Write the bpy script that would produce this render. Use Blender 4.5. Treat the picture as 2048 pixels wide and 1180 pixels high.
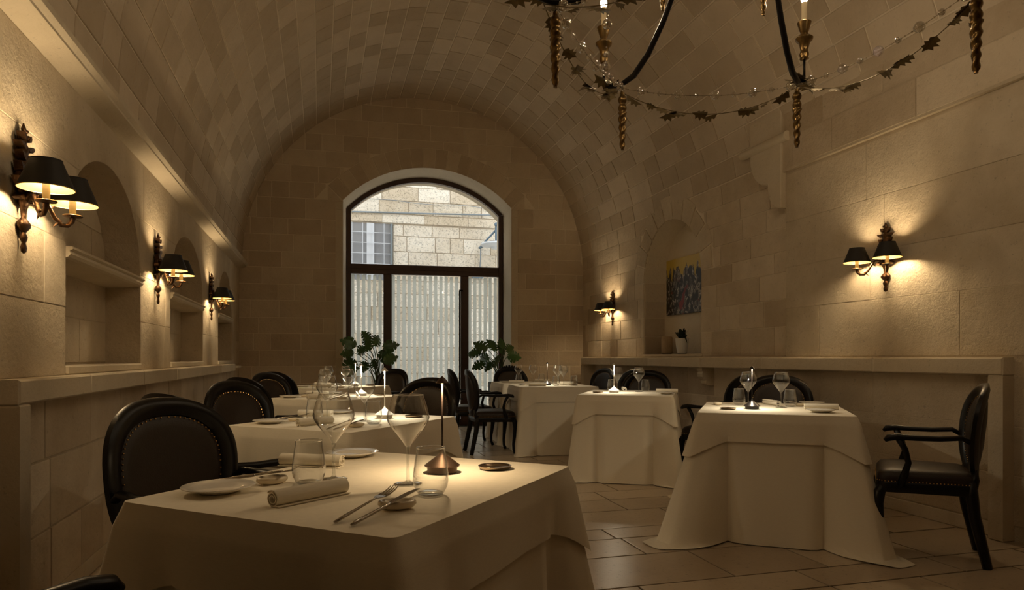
import bpy, math, random
from mathutils import Vector, Matrix
R = math.radians
PI = math.pi
random.seed(7)
scene = bpy.context.scene
for o in list(bpy.data.objects):
    bpy.data.objects.remove(o)
col = scene.collection

# ------------------------------------------------------------------ camera, world, exposure
F = 1360.0; HZ = 715.0; CAMZ = 1.09
YAW = math.atan(384 / F)
SA, CA = math.sin(YAW), math.cos(YAW)
cam = bpy.data.cameras.new('camera')
cam.sensor_width = 36; cam.lens = 36 * F / 2048
cam.shift_y = (HZ - 590) / 2048
cam.clip_start = 0.02; cam.clip_end = 200
camo = bpy.data.objects.new('camera', cam); col.objects.link(camo)
camo.location = (0, 0, CAMZ); camo.rotation_euler = (PI / 2, 0, -YAW)
scene.camera = camo

world = bpy.data.worlds.new('sky'); scene.world = world; world.use_nodes = True
bg = world.node_tree.nodes['Background']
bg.inputs[0].default_value = (0.93, 0.965, 1.0, 1); bg.inputs[1].default_value = 2.75

vs = scene.view_settings
vs.view_transform = 'Standard'; vs.look = 'None'; vs.gamma = 1.0; vs.exposure = 0.0
vs.use_curve_mapping = False
try:
    scene.cycles.transparent_max_bounces = 24
    scene.cycles.max_bounces = 10
    scene.cycles.diffuse_bounces = 7
    scene.cycles.caustics_reflective = False
    scene.cycles.caustics_refractive = False
    scene.cycles.sample_clamp_indirect = 3.0
except Exception:
    pass
BULB_SCONCE = 620.0      # radiance of the candle bulbs
BULB_CHAND = 425.0
LED = 1100.0
WARM = (1.0, 0.66, 0.34)
LEDC = (1.0, 0.86, 0.63)

def px(x, y, z):                       # a pixel on a horizontal plane of known height
    u = (x - 1024) / F; v = (HZ - y) / F
    t = (z - CAMZ) / v
    return (t * (SA + u * CA), t * (CA - u * SA))

# ------------------------------------------------------------------ materials
MATS = {}
def newmat(name):
    m = bpy.data.materials.new(name); m.use_nodes = True
    nt = m.node_tree; nt.nodes.clear()
    out = nt.nodes.new('ShaderNodeOutputMaterial')
    MATS[name] = m
    return m, nt, out
def N(nt, t, **kw):
    n = nt.nodes.new('ShaderNode' + t)
    for k, v in kw.items():
        if k.startswith('i_'):
            n.inputs[k[2:].replace('_', ' ')].default_value = v
        else:
            setattr(n, k, v)
    return n
def L(nt, a, b): nt.links.new(a, b)
def c4(c): return (c[0], c[1], c[2], 1)
def plain(name, colr, rough=0.5, metal=0.0, spec=0.5, noise=0.0, nscale=20, bump=0.0, bscale=80, coat=0.0, coords='Object'):
    m, nt, out = newmat(name)
    b = N(nt, 'BsdfPrincipled')
    b.inputs['Base Color'].default_value = c4(colr); b.inputs['Roughness'].default_value = rough
    b.inputs['Metallic'].default_value = metal; b.inputs['Specular IOR Level'].default_value = spec
    if coat: b.inputs['Coat Weight'].default_value = coat
    L(nt, b.outputs[0], out.inputs[0])
    tc = N(nt, 'TexCoord')
    if noise:
        n = N(nt, 'TexNoise'); n.inputs['Scale'].default_value = nscale; n.inputs['Detail'].default_value = 5
        L(nt, tc.outputs[coords], n.inputs['Vector'])
        mx = N(nt, 'MixRGB')
        mx.inputs[1].default_value = c4([v * (1 - noise) for v in colr]); mx.inputs[2].default_value = c4([min(1, v * (1 + noise)) for v in colr])
        L(nt, n.outputs['Fac'], mx.inputs[0]); L(nt, mx.outputs[0], b.inputs['Base Color'])
    if bump:
        n2 = N(nt, 'TexNoise'); n2.inputs['Scale'].default_value = bscale; n2.inputs['Detail'].default_value = 6
        L(nt, tc.outputs[coords], n2.inputs['Vector'])
        bp = N(nt, 'Bump'); bp.inputs['Strength'].default_value = bump; bp.inputs['Distance'].default_value = 0.01
        L(nt, n2.outputs['Fac'], bp.inputs['Height']); L(nt, bp.outputs[0], b.inputs['Normal'])
    return m
def stone(name, dark, light, rnd=1.0, blotch=0.35, pits=0.5, rough=0.9, bump=0.35, spec=0.2, pit_lo=0.30):
    """limestone: one tint per block (object random), cloudy blotches, pits and grain"""
    m, nt, out = newmat(name)
    b = N(nt, 'BsdfPrincipled'); b.inputs['Roughness'].default_value = rough; b.inputs['Specular IOR Level'].default_value = spec
    L(nt, b.outputs[0], out.inputs[0])
    geo = N(nt, 'NewGeometry'); oi = N(nt, 'ObjectInfo')
    n1 = N(nt, 'TexNoise'); n1.inputs['Scale'].default_value = 3.2; n1.inputs['Detail'].default_value = 6; n1.inputs['Roughness'].default_value = 0.65
    L(nt, geo.outputs['Position'], n1.inputs['Vector'])
    # factor = 0.5 + rnd*(random-.5) + blotch*(noise-.5)
    a1 = N(nt, 'MapRange'); a1.inputs['To Min'].default_value = -0.5 * rnd; a1.inputs['To Max'].default_value = 0.5 * rnd
    L(nt, oi.outputs['Random'], a1.inputs[0])
    a2 = N(nt, 'MapRange'); a2.inputs['From Min'].default_value = 0.25; a2.inputs['From Max'].default_value = 0.75
    a2.inputs['To Min'].default_value = 0.5 - blotch; a2.inputs['To Max'].default_value = 0.5 + blotch; a2.clamp = False
    L(nt, n1.outputs['Fac'], a2.inputs[0])
    ad = N(nt, 'Math', operation='ADD'); ad.use_clamp = True
    L(nt, a1.outputs[0], ad.inputs[0]); L(nt, a2.outputs[0], ad.inputs[1])
    mx = N(nt, 'MixRGB'); mx.inputs[1].default_value = c4(dark); mx.inputs[2].default_value = c4(light)
    L(nt, ad.outputs[0], mx.inputs[0])
    n2 = N(nt, 'TexNoise'); n2.inputs['Scale'].default_value = 34; n2.inputs['Detail'].default_value = 8; n2.inputs['Roughness'].default_value = 0.7
    L(nt, geo.outputs['Position'], n2.inputs['Vector'])
    pr = N(nt, 'MapRange'); pr.inputs['From Min'].default_value = pit_lo; pr.inputs['From Max'].default_value = pit_lo + 0.1
    pr.inputs['To Min'].default_value = 1 - pits; pr.inputs['To Max'].default_value = 1.0
    L(nt, n2.outputs['Fac'], pr.inputs[0])
    mul = N(nt, 'MixRGB', blend_type='MULTIPLY'); mul.inputs[0].default_value = 1.0
    L(nt, mx.outputs[0], mul.inputs[1]); L(nt, pr.outputs[0], mul.inputs[2])
    L(nt, mul.outputs[0], b.inputs['Base Color'])
    bp = N(nt, 'Bump'); bp.inputs['Strength'].default_value = bump; bp.inputs['Distance'].default_value = 0.02
    sm = N(nt, 'Math', operation='ADD'); 
    n3 = N(nt, 'TexNoise'); n3.inputs['Scale'].default_value = 9; n3.inputs['Detail'].default_value = 7
    L(nt, geo.outputs['Position'], n3.inputs['Vector'])
    L(nt, n2.outputs['Fac'], sm.inputs[0]); L(nt, n3.outputs['Fac'], sm.inputs[1])
    L(nt, sm.outputs[0], bp.inputs['Height']); L(nt, bp.outputs[0], b.inputs['Normal'])
    return m
def emit(name, colr, strength):
    m, nt, out = newmat(name)
    e = N(nt, 'Emission'); e.inputs[0].default_value = c4(colr); e.inputs[1].default_value = strength
    L(nt, e.outputs[0], out.inputs[0]); return m
def glassmat(name, tint=(0.97, 0.975, 0.97), base=0.07, edge=0.95, power=1.8, rough=0.015, edge_tint=0.5):
    m, nt, out = newmat(name)
    t = N(nt, 'BsdfTransparent'); t.inputs[0].default_value = c4(tint)
    g = N(nt, 'BsdfGlossy'); g.inputs['Roughness'].default_value = rough; g.inputs[0].default_value = (1, 1, 1, 1)
    lw = N(nt, 'LayerWeight'); lw.inputs[0].default_value = 0.5
    p = N(nt, 'Math', operation='POWER'); p.inputs[1].default_value = power
    L(nt, lw.outputs['Facing'], p.inputs[0])
    tm_ = N(nt, 'MixRGB'); tm_.inputs[1].default_value = c4(tint); tm_.inputs[2].default_value = c4([v*edge_tint for v in tint])
    L(nt, p.outputs[0], tm_.inputs[0]); L(nt, tm_.outputs[0], t.inputs[0])
    mr = N(nt, 'MapRange'); mr.inputs['To Min'].default_value = base; mr.inputs['To Max'].default_value = edge
    L(nt, p.outputs[0], mr.inputs[0])
    mx = N(nt, 'MixShader'); L(nt, mr.outputs[0], mx.inputs[0]); L(nt, t.outputs[0], mx.inputs[1]); L(nt, g.outputs[0], mx.inputs[2])
    L(nt, mx.outputs[0], out.inputs[0]); return m
def clothmat(name, colr):
    m, nt, out = newmat(name)
    tc = N(nt, 'TexCoord')
    b = N(nt, 'BsdfPrincipled'); b.inputs['Roughness'].default_value = 0.85; b.inputs['Specular IOR Level'].default_value = 0.15
    b.inputs['Sheen Weight'].default_value = 0.15
    w1 = N(nt, 'TexWave', wave_type='BANDS', bands_direction='Z'); w1.inputs['Scale'].default_value = 260; w1.inputs['Distortion'].default_value = 3; w1.inputs['Detail'].default_value = 2
    w2 = N(nt, 'TexWave', wave_type='BANDS', bands_direction='X'); w2.inputs['Scale'].default_value = 260; w2.inputs['Distortion'].default_value = 3; w2.inputs['Detail'].default_value = 2
    ns = N(nt, 'TexNoise'); ns.inputs['Scale'].default_value = 60; ns.inputs['Detail'].default_value = 6
    mp = N(nt, 'Mapping'); mp.inputs['Scale'].default_value = (1, 1, 8)
    L(nt, tc.outputs['Object'], mp.inputs['Vector']); L(nt, mp.outputs[0], ns.inputs['Vector'])
    for w in (w1, w2): L(nt, tc.outputs['Object'], w.inputs['Vector'])
    s = N(nt, 'Math', operation='ADD'); L(nt, w1.outputs['Fac'], s.inputs[0]); L(nt, w2.outputs['Fac'], s.inputs[1])
    mx = N(nt, 'MixRGB'); mx.inputs[1].default_value = c4([v * .90 for v in colr]); mx.inputs[2].default_value = c4([min(1, v * 1.05) for v in colr])
    L(nt, ns.outputs['Fac'], mx.inputs[0]); L(nt, mx.outputs[0], b.inputs['Base Color'])
    bp = N(nt, 'Bump'); bp.inputs['Strength'].default_value = 0.12; bp.inputs['Distance'].default_value = 0.001
    L(nt, s.outputs[0], bp.inputs['Height']); L(nt, bp.outputs[0], b.inputs['Normal'])
    L(nt, b.outputs[0], out.inputs[0]); return m

stone('vault_stone', (0.48, 0.395, 0.285), (0.66, 0.565, 0.435), rnd=0.9, blotch=0.3, pits=0.25, bump=0.25)
stone('wall_stone', (0.49, 0.395, 0.275), (0.70, 0.60, 0.455), rnd=1.0, blotch=0.4, pits=0.3, bump=0.45)
stone('end_stone', (0.53, 0.43, 0.305), (0.67, 0.57, 0.425), rnd=0.9, blotch=0.4, pits=0.25, bump=0.4)
stone('smooth_stone', (0.53, 0.44, 0.31), (0.68, 0.585, 0.44), rnd=0.7, blotch=0.55, pits=0.35, bump=0.6)
stone('dressed_stone', (0.57, 0.49, 0.36), (0.69, 0.605, 0.465), rnd=0.5, blotch=0.35, pits=0.25, bump=0.3)
stone('mortar', (0.74, 0.65, 0.51), (0.82, 0.74, 0.60), rnd=0.2, blotch=0.3, pits=0.2, bump=0.4)
stone('wall_mortar', (0.70, 0.61, 0.465), (0.80, 0.71, 0.56), rnd=0.2, blotch=0.35, pits=0.25, bump=0.4)
stone('floor_stone', (0.38, 0.30, 0.215), (0.54, 0.445, 0.33), rnd=0.9, blotch=0.35, pits=0.45, rough=0.28, bump=0.06, spec=0.5, pit_lo=0.33)
plain('floor_joint', (0.045, 0.035, 0.025), 0.95, noise=0.3)
stone('street_stone', (0.60, 0.50, 0.36), (0.84, 0.77, 0.64), rnd=1.0, blotch=0.3, pits=0.45, bump=0.9, pit_lo=0.38)
plain('street_mortar', (0.66, 0.58, 0.46), 0.95, noise=0.2, nscale=6)
plain('street_ground', (0.62, 0.62, 0.60), 0.8, noise=0.15, nscale=4)
plain('dark_timber', (0.052, 0.022, 0.012), 0.42, noise=0.35, nscale=14)
plain('black_iron', (0.012, 0.010, 0.009), 0.42, metal=0.6, noise=0.3, nscale=40)
plain('black_lacquer', (0.005, 0.0042, 0.0038), 0.32, spec=0.28)
plain('brown_leather', (0.019, 0.011, 0.0065), 0.42, spec=0.4, noise=0.15, nscale=60, bump=0.15, bscale=220)
plain('ribbed_leather', (0.016, 0.009, 0.006), 0.5, spec=0.35)
plain('brass_nail', (0.55, 0.36, 0.16), 0.25, metal=1.0)
plain('sconce_bronze', (0.085, 0.045, 0.022), 0.34, metal=0.85, noise=0.5, nscale=60, bump=0.3, bscale=120)
plain('shade_black', (0.012, 0.010, 0.009), 0.6)
plain('shade_gold', (0.30, 0.215, 0.08), 0.45, metal=0.55)
plain('candle_sleeve', (0.72, 0.62, 0.42), 0.6)
plain('gilded_wood', (0.20, 0.125, 0.045), 0.30, metal=0.85, noise=0.55, nscale=45)
plain('leaf_metal', (0.20, 0.155, 0.08), 0.42, metal=0.8, noise=0.5, nscale=30)
plain('candle_wax', (0.80, 0.66, 0.42), 0.5)
plain('porcelain', (0.82, 0.79, 0.73), 0.12, spec=0.5)
plain('cream_ceramic', (0.80, 0.70, 0.53), 0.3, noise=0.1, nscale=60)
plain('steel', (0.42, 0.38, 0.33), 0.16, metal=1.0)
plain('coaster_metal', (0.40, 0.31, 0.22), 0.22, metal=1.0)
plain('lamp_bronze', (0.075, 0.044, 0.028), 0.42, metal=0.75)
plain('lamp_stem_dark', (0.02, 0.013, 0.010), 0.6, spec=0.1)
plain('lamp_white', (0.80, 0.77, 0.71), 0.5)
plain('lamp_black', (0.020, 0.017, 0.017), 0.35, metal=0.4)
plain('pot_black', (0.025, 0.024, 0.022), 0.55, noise=0.2)
plain('soil', (0.03, 0.02, 0.012), 0.95, noise=0.5, nscale=50)
plain('monstera_leaf', (0.055, 0.135, 0.04), 0.30, noise=0.4, nscale=9)
plain('monstera_stem', (0.045, 0.075, 0.022), 0.5)
plain('dark_leaf', (0.016, 0.030, 0.013), 0.4, noise=0.3, nscale=20)
plain('terracotta', (0.40, 0.285, 0.165), 0.85, noise=0.18, nscale=25, bump=0.3)
plain('blue_paint', (0.11, 0.17, 0.22), 0.5)
plain('cable_grey', (0.20, 0.23, 0.24), 0.5)
plain('window_dark', (0.27, 0.275, 0.28), 0.15, spec=0.5)
plain('shutter_pale', (0.62, 0.64, 0.66), 0.5)
plain('lamp_disc', (0.55, 0.58, 0.60), 0.4)
plain('vent_white', (0.45, 0.38, 0.27), 0.5)
clothmat('linen', (0.80, 0.735, 0.60))
clothmat('linen_top', (0.83, 0.765, 0.63))
clothmat('napkin_linen', (0.84, 0.78, 0.65))
glassmat('drinking_glass')
glassmat('solid_glass', tint=(0.93, 0.94, 0.93), base=0.10, edge=0.9, power=2.2)
glassmat('rim_glass', tint=(0.9, 0.9, 0.88), base=0.55, edge=0.95, power=1.0, rough=0.12)
glassmat('window_glass', tint=(0.95, 0.96, 0.96), base=0.03, edge=0.6, power=5)
glassmat('crystal', tint=(0.9, 0.88, 0.84), base=0.42, edge=0.9, power=1.6, rough=0.05)
def frosted():
    m, nt, out = newmat('frosted_film')
    d = N(nt, 'BsdfDiffuse'); d.inputs[0].default_value = (0.70, 0.73, 0.73, 1)
    t = N(nt, 'BsdfTranslucent'); t.inputs[0].default_value = (0.86, 0.90, 0.90, 1)
    mx = N(nt, 'MixShader'); mx.inputs[0].default_value = 0.82
    L(nt, d.outputs[0], mx.inputs[1]); L(nt, t.outputs[0], mx.inputs[2]); L(nt, mx.outputs[0], out.inputs[0])
frosted()
emit('bulb_glow', (1.0, 0.74, 0.43), BULB_SCONCE)
emit('chandelier_glow', (1.0, 0.77, 0.50), BULB_CHAND)
emit('led_warm', (1.0, 0.72, 0.41), LED*1.3)
emit('led_white', LEDC, LED*1.9)
def painting_mat():
    m, nt, out = newmat('abstract_paint')
    b = N(nt, 'BsdfPrincipled'); b.inputs['Roughness'].default_value = 0.45
    tc = N(nt, 'TexCoord'); sp = N(nt, 'SeparateXYZ'); L(nt, tc.outputs['Object'], sp.inputs[0])
    mp = N(nt, 'Mapping'); mp.inputs['Scale'].default_value = (4, 4, 2.0); mp.inputs['Rotation'].default_value = (0, 0.0, 0.0)
    L(nt, tc.outputs['Object'], mp.inputs['Vector'])
    n1 = N(nt, 'TexNoise'); n1.inputs['Scale'].default_value = 2.6; n1.inputs['Detail'].default_value = 9; n1.inputs['Distortion'].default_value = 2.2
    L(nt, mp.outputs[0], n1.inputs['Vector'])
    r1 = N(nt, 'ValToRGB'); r1.color_ramp.interpolation = 'CONSTANT'
    els = r1.color_ramp.elements
    els[0].position = 0; els[0].color = (0.015, 0.013, 0.012, 1)
    els[1].position = 0.50; els[1].color = (0.12, 0.11, 0.10, 1)
    for p, cc in ((0.54, (0.60, 0.55, 0.47, 1)), (0.575, (0.02, 0.018, 0.017, 1)), (0.62, (0.30, 0.27, 0.22, 1)), (0.66, (0.03, 0.025, 0.02, 1))):
        e = els.new(p); e.color = cc
    L(nt, n1.outputs['Fac'], r1.inputs[0])
    n2 = N(nt, 'TexNoise'); n2.inputs['Scale'].default_value = 5.5; n2.inputs['Detail'].default_value = 3
    L(nt, tc.outputs['Object'], n2.inputs['Vector'])
    rr = N(nt, 'MapRange'); rr.inputs['From Min'].default_value = 0.60; rr.inputs['From Max'].default_value = 0.63
    L(nt, n2.outputs['Fac'], rr.inputs[0])
    zr = N(nt, 'MapRange'); zr.inputs['From Min'].default_value = 0.12; zr.inputs['From Max'].default_value = -0.05
    L(nt, sp.outputs['Z'], zr.inputs[0])
    mm = N(nt, 'Math', operation='MULTIPLY'); L(nt, rr.outputs[0], mm.inputs[0]); L(nt, zr.outputs[0], mm.inputs[1])
    m1 = N(nt, 'MixRGB'); m1.inputs[2].default_value = (0.22, 0.025, 0.02, 1); L(nt, mm.outputs[0], m1.inputs[0]); L(nt, r1.outputs[0], m1.inputs[1])
    # yellow ground at the top, ragged lower edge
    n3 = N(nt, 'TexNoise'); n3.inputs['Scale'].default_value = 6; n3.inputs['Detail'].default_value = 6
    mp3 = N(nt, 'Mapping'); mp3.inputs['Scale'].default_value = (1, 2.5, 0.6); L(nt, tc.outputs['Object'], mp3.inputs['Vector']); L(nt, mp3.outputs[0], n3.inputs['Vector'])
    ad = N(nt, 'Math', operation='MULTIPLY_ADD'); ad.inputs[1].default_value = 0.55; L(nt, n3.outputs['Fac'], ad.inputs[0]); L(nt, sp.outputs['Z'], ad.inputs[2])
    yr = N(nt, 'MapRange'); yr.inputs['From Min'].default_value = 0.475; yr.inputs['From Max'].default_value = 0.485
    L(nt, ad.outputs[0], yr.inputs[0])
    m2 = N(nt, 'MixRGB'); m2.inputs[2].default_value = (0.62, 0.46, 0.07, 1); L(nt, yr.outputs[0], m2.inputs[0]); L(nt, m1.outputs[0], m2.inputs[1])
    L(nt, m2.outputs[0], b.inputs['Base Color']); L(nt, b.outputs[0], out.inputs[0])
painting_mat()

# ------------------------------------------------------------------ mesh helpers
class MB:
    def __init__(s): s.v = []; s.f = []
    def add(s, vs, fs):
        k = len(s.v); s.v += [tuple(p) for p in vs]; s.f += [tuple(i + k for i in f) for f in fs]; return s
    def box(s, a, b, M=None):
        x0, y0, z0 = a; x1, y1, z1 = b
        vs = [(x0,y0,z0),(x1,y0,z0),(x1,y1,z0),(x0,y1,z0),(x0,y0,z1),(x1,y0,z1),(x1,y1,z1),(x0,y1,z1)]
        if M: vs = [M(*p) for p in vs]
        return s.add(vs, [(3,2,1,0),(4,5,6,7),(0,1,5,4),(1,2,6,5),(2,3,7,6),(3,0,4,7)])
    def cbox(s, a, b, c=0.004, M=None):
        """box with chamfered edges (26-face style, simple): two inset loops"""
        x0, y0, z0 = a; x1, y1, z1 = b
        def lp(z, i): return [(x0+i,y0+i,z),(x1-i,y0+i,z),(x1-i,y1-i,z),(x0+i,y1-i,z)]
        vs = lp(z0, c) + lp(z0 + c, 0) + lp(z1 - c, 0) + lp(z1, c)
        if M: vs = [M(*p) for p in vs]
        fs = [(3,2,1,0),(12,13,14,15)]
        for k in range(3):
            for i in range(4):
                j = (i + 1) % 4
                fs.append((4*k+i, 4*k+j, 4*k+4+j, 4*k+4+i))
        return s.add(vs, fs)
    def lathe(s, prof, seg=24, o=(0,0,0), cap0=True, cap1=True, sx=1, sy=1):
        n = len(prof); vs = []
        for r, z in prof:
            for i in range(seg):
                a = 2*PI*i/seg; vs.append((o[0]+sx*r*math.cos(a), o[1]+sy*r*math.sin(a), o[2]+z))
        fs = []
        for k in range(n-1):
            for i in range(seg):
                j = (i+1) % seg
                fs.append((k*seg+i, k*seg+j, (k+1)*seg+j, (k+1)*seg+i))
        if cap0: fs.append(tuple(reversed(range(seg))))
        if cap1: fs.append(tuple(range((n-1)*seg, n*seg)))
        return s.add(vs, fs)
    def tube(s, pts, rad, seg=8, caps=True, flat=1.0, up=None):
        pts = [Vector(p) for p in pts]; n = len(pts)
        if not hasattr(rad, '__len__'): rad = [rad]*n
        vs = []; prev = None
        for i, p in enumerate(pts):
            t = (pts[min(i+1,n-1)] - pts[max(i-1,0)]).normalized()
            if prev is None:
                u = Vector(up) if up else (Vector((0,0,1)) if abs(t.z) < 0.9 else Vector((1,0,0)))
                a = t.cross(u).normalized()
            else:
                a = (prev - t*prev.dot(t)).normalized()
            b = t.cross(a).normalized(); prev = a
            for k in range(seg):
                w = 2*PI*k/seg
                vs.append(p + a*rad[i]*math.cos(w) + b*rad[i]*flat*math.sin(w))
        fs = []
        for i in range(n-1):
            for k in range(seg):
                j = (k+1) % seg
                fs.append((i*seg+k, i*seg+j, (i+1)*seg+j, (i+1)*seg+k))
        if caps: fs += [tuple(reversed(range(seg))), tuple(range((n-1)*seg, n*seg))]
        return s.add(vs, fs)
    def ball(s, c, r, seg=10, rings=6, sz=1.0):
        prof = [(max(1e-4, r*math.sin(PI*i/rings)), -r*sz*math.cos(PI*i/rings)) for i in range(rings+1)]
        return s.lathe(prof, seg, c)
    def prism(s, poly, n0, n1, M, inset=0.0):
        """2-D polygon (s,z) extruded from n0 (back) to n1 (front) with the front edge eased by inset"""
        m = len(poly); cx = sum(p[0] for p in poly)/m; cz = sum(p[1] for p in poly)/m
        def ins(p):
            dx, dz = p[0]-cx, p[1]-cz; d = math.hypot(dx, dz) or 1
            k = max(0.0, (d-inset*1.4)/d); return (cx+dx*k, cz+dz*k)
        back = [M(p[0], p[1], n0) for p in poly]
        mid = [M(p[0], p[1], n1-inset*0.6) for p in poly]
        fr = [M(*ins(p), n1) for p in poly]
        fs = []
        for i in range(m):
            j = (i+1) % m
            fs += [(i, j, m+j, m+i), (m+i, m+j, 2*m+j, 2*m+i)]
        fs.append(tuple(range(2*m, 3*m)))
        return s.add(back+mid+fr, fs)
    def mesh(s, name, mat, smooth=None):
        me = bpy.data.meshes.new(name)
        me.from_pydata(s.v, [], s.f); me.materials.append(MATS[mat])
        if smooth is not None and smooth is not False:
            me.shade_smooth()
            if smooth is not True:
                try: me.set_sharp_from_angle(angle=R(smooth))
                except Exception: pass
        me.update(); return me
    def build(s, name, mat, parent=None, smooth=None, loc=None, rot=None):
        return obj(name, s.mesh(name, mat, smooth), parent, loc, rot)
def obj(name, me, parent=None, loc=None, rot=None, scale=None):
    o = bpy.data.objects.new(name, me); col.objects.link(o)
    if parent: o.parent = parent
    if loc: o.location = loc
    if rot: o.rotation_euler = rot
    if scale: o.scale = scale
    return o
def tag(o, label=None, cat=None, group=None, kind=None):
    if label: o['label'] = label
    if cat: o['category'] = cat
    if group: o['group'] = group
    if kind: o['kind'] = kind
    return o
def empty(name, loc=(0,0,0), rz=0, label=None, cat=None, group=None):
    o = bpy.data.objects.new(name, None); col.objects.link(o)
    o.empty_display_size = 0.1; o.location = loc; o.rotation_euler = (0, 0, rz)
    return tag(o, label, cat, group)
def kids(o): return [c for c in bpy.data.objects if c.parent == o]
def copy_tree(o, kidmap, parent=None):
    c = o.copy(); col.objects.link(c); c.parent = parent
    for ch in kidmap.get(o.name, []): copy_tree(ch, kidmap, c)
    return c
def tree(o):
    d = {}
    def w(x):
        d[x.name] = kids(x)
        for k in d[x.name]: w(k)
    w(o); return d
def structure(mb, name, mat, smooth=None):
    return tag(mb.build(name, mat, None, smooth), kind='structure')

# ------------------------------------------------------------------ the room: dimensions
XL, XR, XRN = -1.12, 4.05, 3.96          # left wall, right wall beyond the step, right wall nearer
VC, VR, VZ = 1.48, 2.57, 2.45            # vault axis, radius, springing height
YB, YE = -6.5, 10.9
EO = Vector((1.60, 10.30, 0)); EPHI = R(3.4)
def ME(s, z, n):                          # end wall: s along the wall, n towards the room
    return (EO.x + s*math.cos(EPHI) - n*math.sin(EPHI), EO.y - s*math.sin(EPHI) - n*math.cos(EPHI), z)
def MR(x0):                               # right wall: s = Y, n towards the room (-X)
    return lambda s, z, n: (x0 - n, s, z)
def ML(x0):
    return lambda s, z, n: (x0 + n, s, z)
def xwr(z): return XR if z <= VZ else VC + math.sqrt(VR**2 - (z-VZ)**2)
MRC = lambda s, z, n: (xwr(z) - n, s, z)
VTOP = 2.885                              # the recessed wall turns into the vault here
OPH, OPS, OPR, OPC = 1.275, 3.42, 1.75, 3.42 - math.sqrt(1.75**2 - 1.275**2)   # door opening: half width, spring, arch radius, arch centre
def arch_open(s): return OPC + math.sqrt(max(0, OPR**2 - s*s))
def vault_z(x): 
    d = VR**2 - (x - VC)**2
    return VZ + math.sqrt(d) if d > 0 else VZ

# ---- floor: bed plus separate slabs
fl = structure(MB().box((XL-0.4, YB, -0.12), (XR+0.4, 10.82, -0.006)), 'floor', 'floor_joint')
def visible(p):
    r = p[0]*CA - p[1]*SA; d = p[0]*SA + p[1]*CA
    if d < 0.3: return False
    x = 1024 + F*r/d; y = HZ - F*(p[2]-CAMZ)/d
    return -60 < x < 2108 and -60 < y < 1240
rows = [0.44, 0.25, 0.47, 0.34, 0.23, 0.46, 0.36, 0.30]
tiles = []
y = 1.15; ri = 5
while y < 10.4:
    h = rows[ri % len(rows)] * (1.0 if y < 7 else 1.0); ri += 1
    x = XL - random.uniform(0, .5)
    while x < XR + 0.02:
        w = random.uniform(0.5, 0.98)
        x0, x1 = max(x, XL-0.02), min(x+w, XR+0.02)
        if x1 - x0 > 0.06: tiles.append((x0, x1, y, y+h))
        x += w
    y += h
tm = MB().cbox((-0.5, -0.5, -1), (0.5, 0.5, 0), 0.012).mesh('floor_slab', 'floor_stone')
rest = MB()
for (x0, x1, y0, y1) in tiles:
    g = 0.006
    if not any(visible((a, b, 0)) for a in (x0, (x0+x1)/2, x1) for b in (y0, y1)): 
        rest.box((x0+g, y0+g, -0.02), (x1-g, y1-g, 0)); continue
    obj('slab', tm, fl, ((x0+x1)/2, (y0+y1)/2, random.uniform(-0.0015, 0.0)), None, (x1-x0-2*g, y1-y0-2*g, 0.03))
rest.box((XL-0.02, YB, -0.02), (XR+0.02, 1.14, 0))
tag(rest.build('slab_remainder', 'floor_stone', fl), kind='stuff')

# ---- vault
NC = 37; da = PI/NC; gap = 0.011
vb = MB(); NS = 48
vs_, fs_ = [], []
for yy in (YB, YE):
    for i in range(NS+1):
        a = 2*da + (PI-2*da)*i/NS; vs_.append((VC + VR*math.cos(a), yy, VZ + VR*math.sin(a)))
for i in range(NS): fs_.append((i, i+1, NS+2+i, NS+1+i))
vb.add(vs_, fs_)
ceil = structure(vb, 'ceiling', 'mortar', True)
def vault_mesh():
    m = MB(); t = 0.009; vs = []
    a0, a1 = -da/2 + gap/VR/1.0*0.6, da/2 - gap/VR*0.6
    ang = [a0, 0, a1]
    c = 0.004
    for (yy, rr, sh) in ((-0.5, VR+0.01, 0), (-0.5, VR-t+0.004, 0), (-0.5, VR-t, 0.03), (0.5, VR-t, -0.03), (0.5, VR-t+0.004, 0), (0.5, VR+0.01, 0)):
        for k, a in enumerate(ang):
            aa = a*(1 - (0.03 if sh else 0))
            vs.append((rr*math.cos(aa), yy+sh*0.3, rr*math.sin(aa)))
    fs = []
    for i in range(5):
        for k in range(2): fs.append((i*3+k, i*3+k+1, i*3+4+k, i*3+3+k))
    for side in (0, 2):
        fs.append((1*3+side, 2*3+side, 3*3+side, 4*3+side)); fs.append((0+side, 3+side, 12+side, 15+side))
    m.add(vs, fs); return m.mesh('vault_stone', 'vault_stone')
vm = vault_mesh()
cand = []
for i in range(NC):
    a = (i+0.5)*da
    if i < 2: continue
    yy = -1.0 + random.uniform(0, .4)
    while yy < 10.75:
        ln = random.choice([0.30, 0.36, 0.42, 0.50, 0.55])
        p = [(VC+VR*math.cos(a), yy+q, VZ+VR*math.sin(a)) for q in (0, ln/2, ln)]
        d = p[1][0]*SA + p[1][1]*CA
        if yy < 10.6: cand.append((ln/d/d if any(visible(v) for v in p) else 0.0, a, yy, ln))
        yy += ln
cand.sort(reverse=True)
for k, (_, a, yy, ln) in enumerate(cand[:300]):       # the 300 that show largest; all others joined below
    obj('stone', vm, ceil, (VC, yy+ln/2, VZ), (0, -a, 0), (1, ln-2*gap*0.6, 1))
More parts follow.
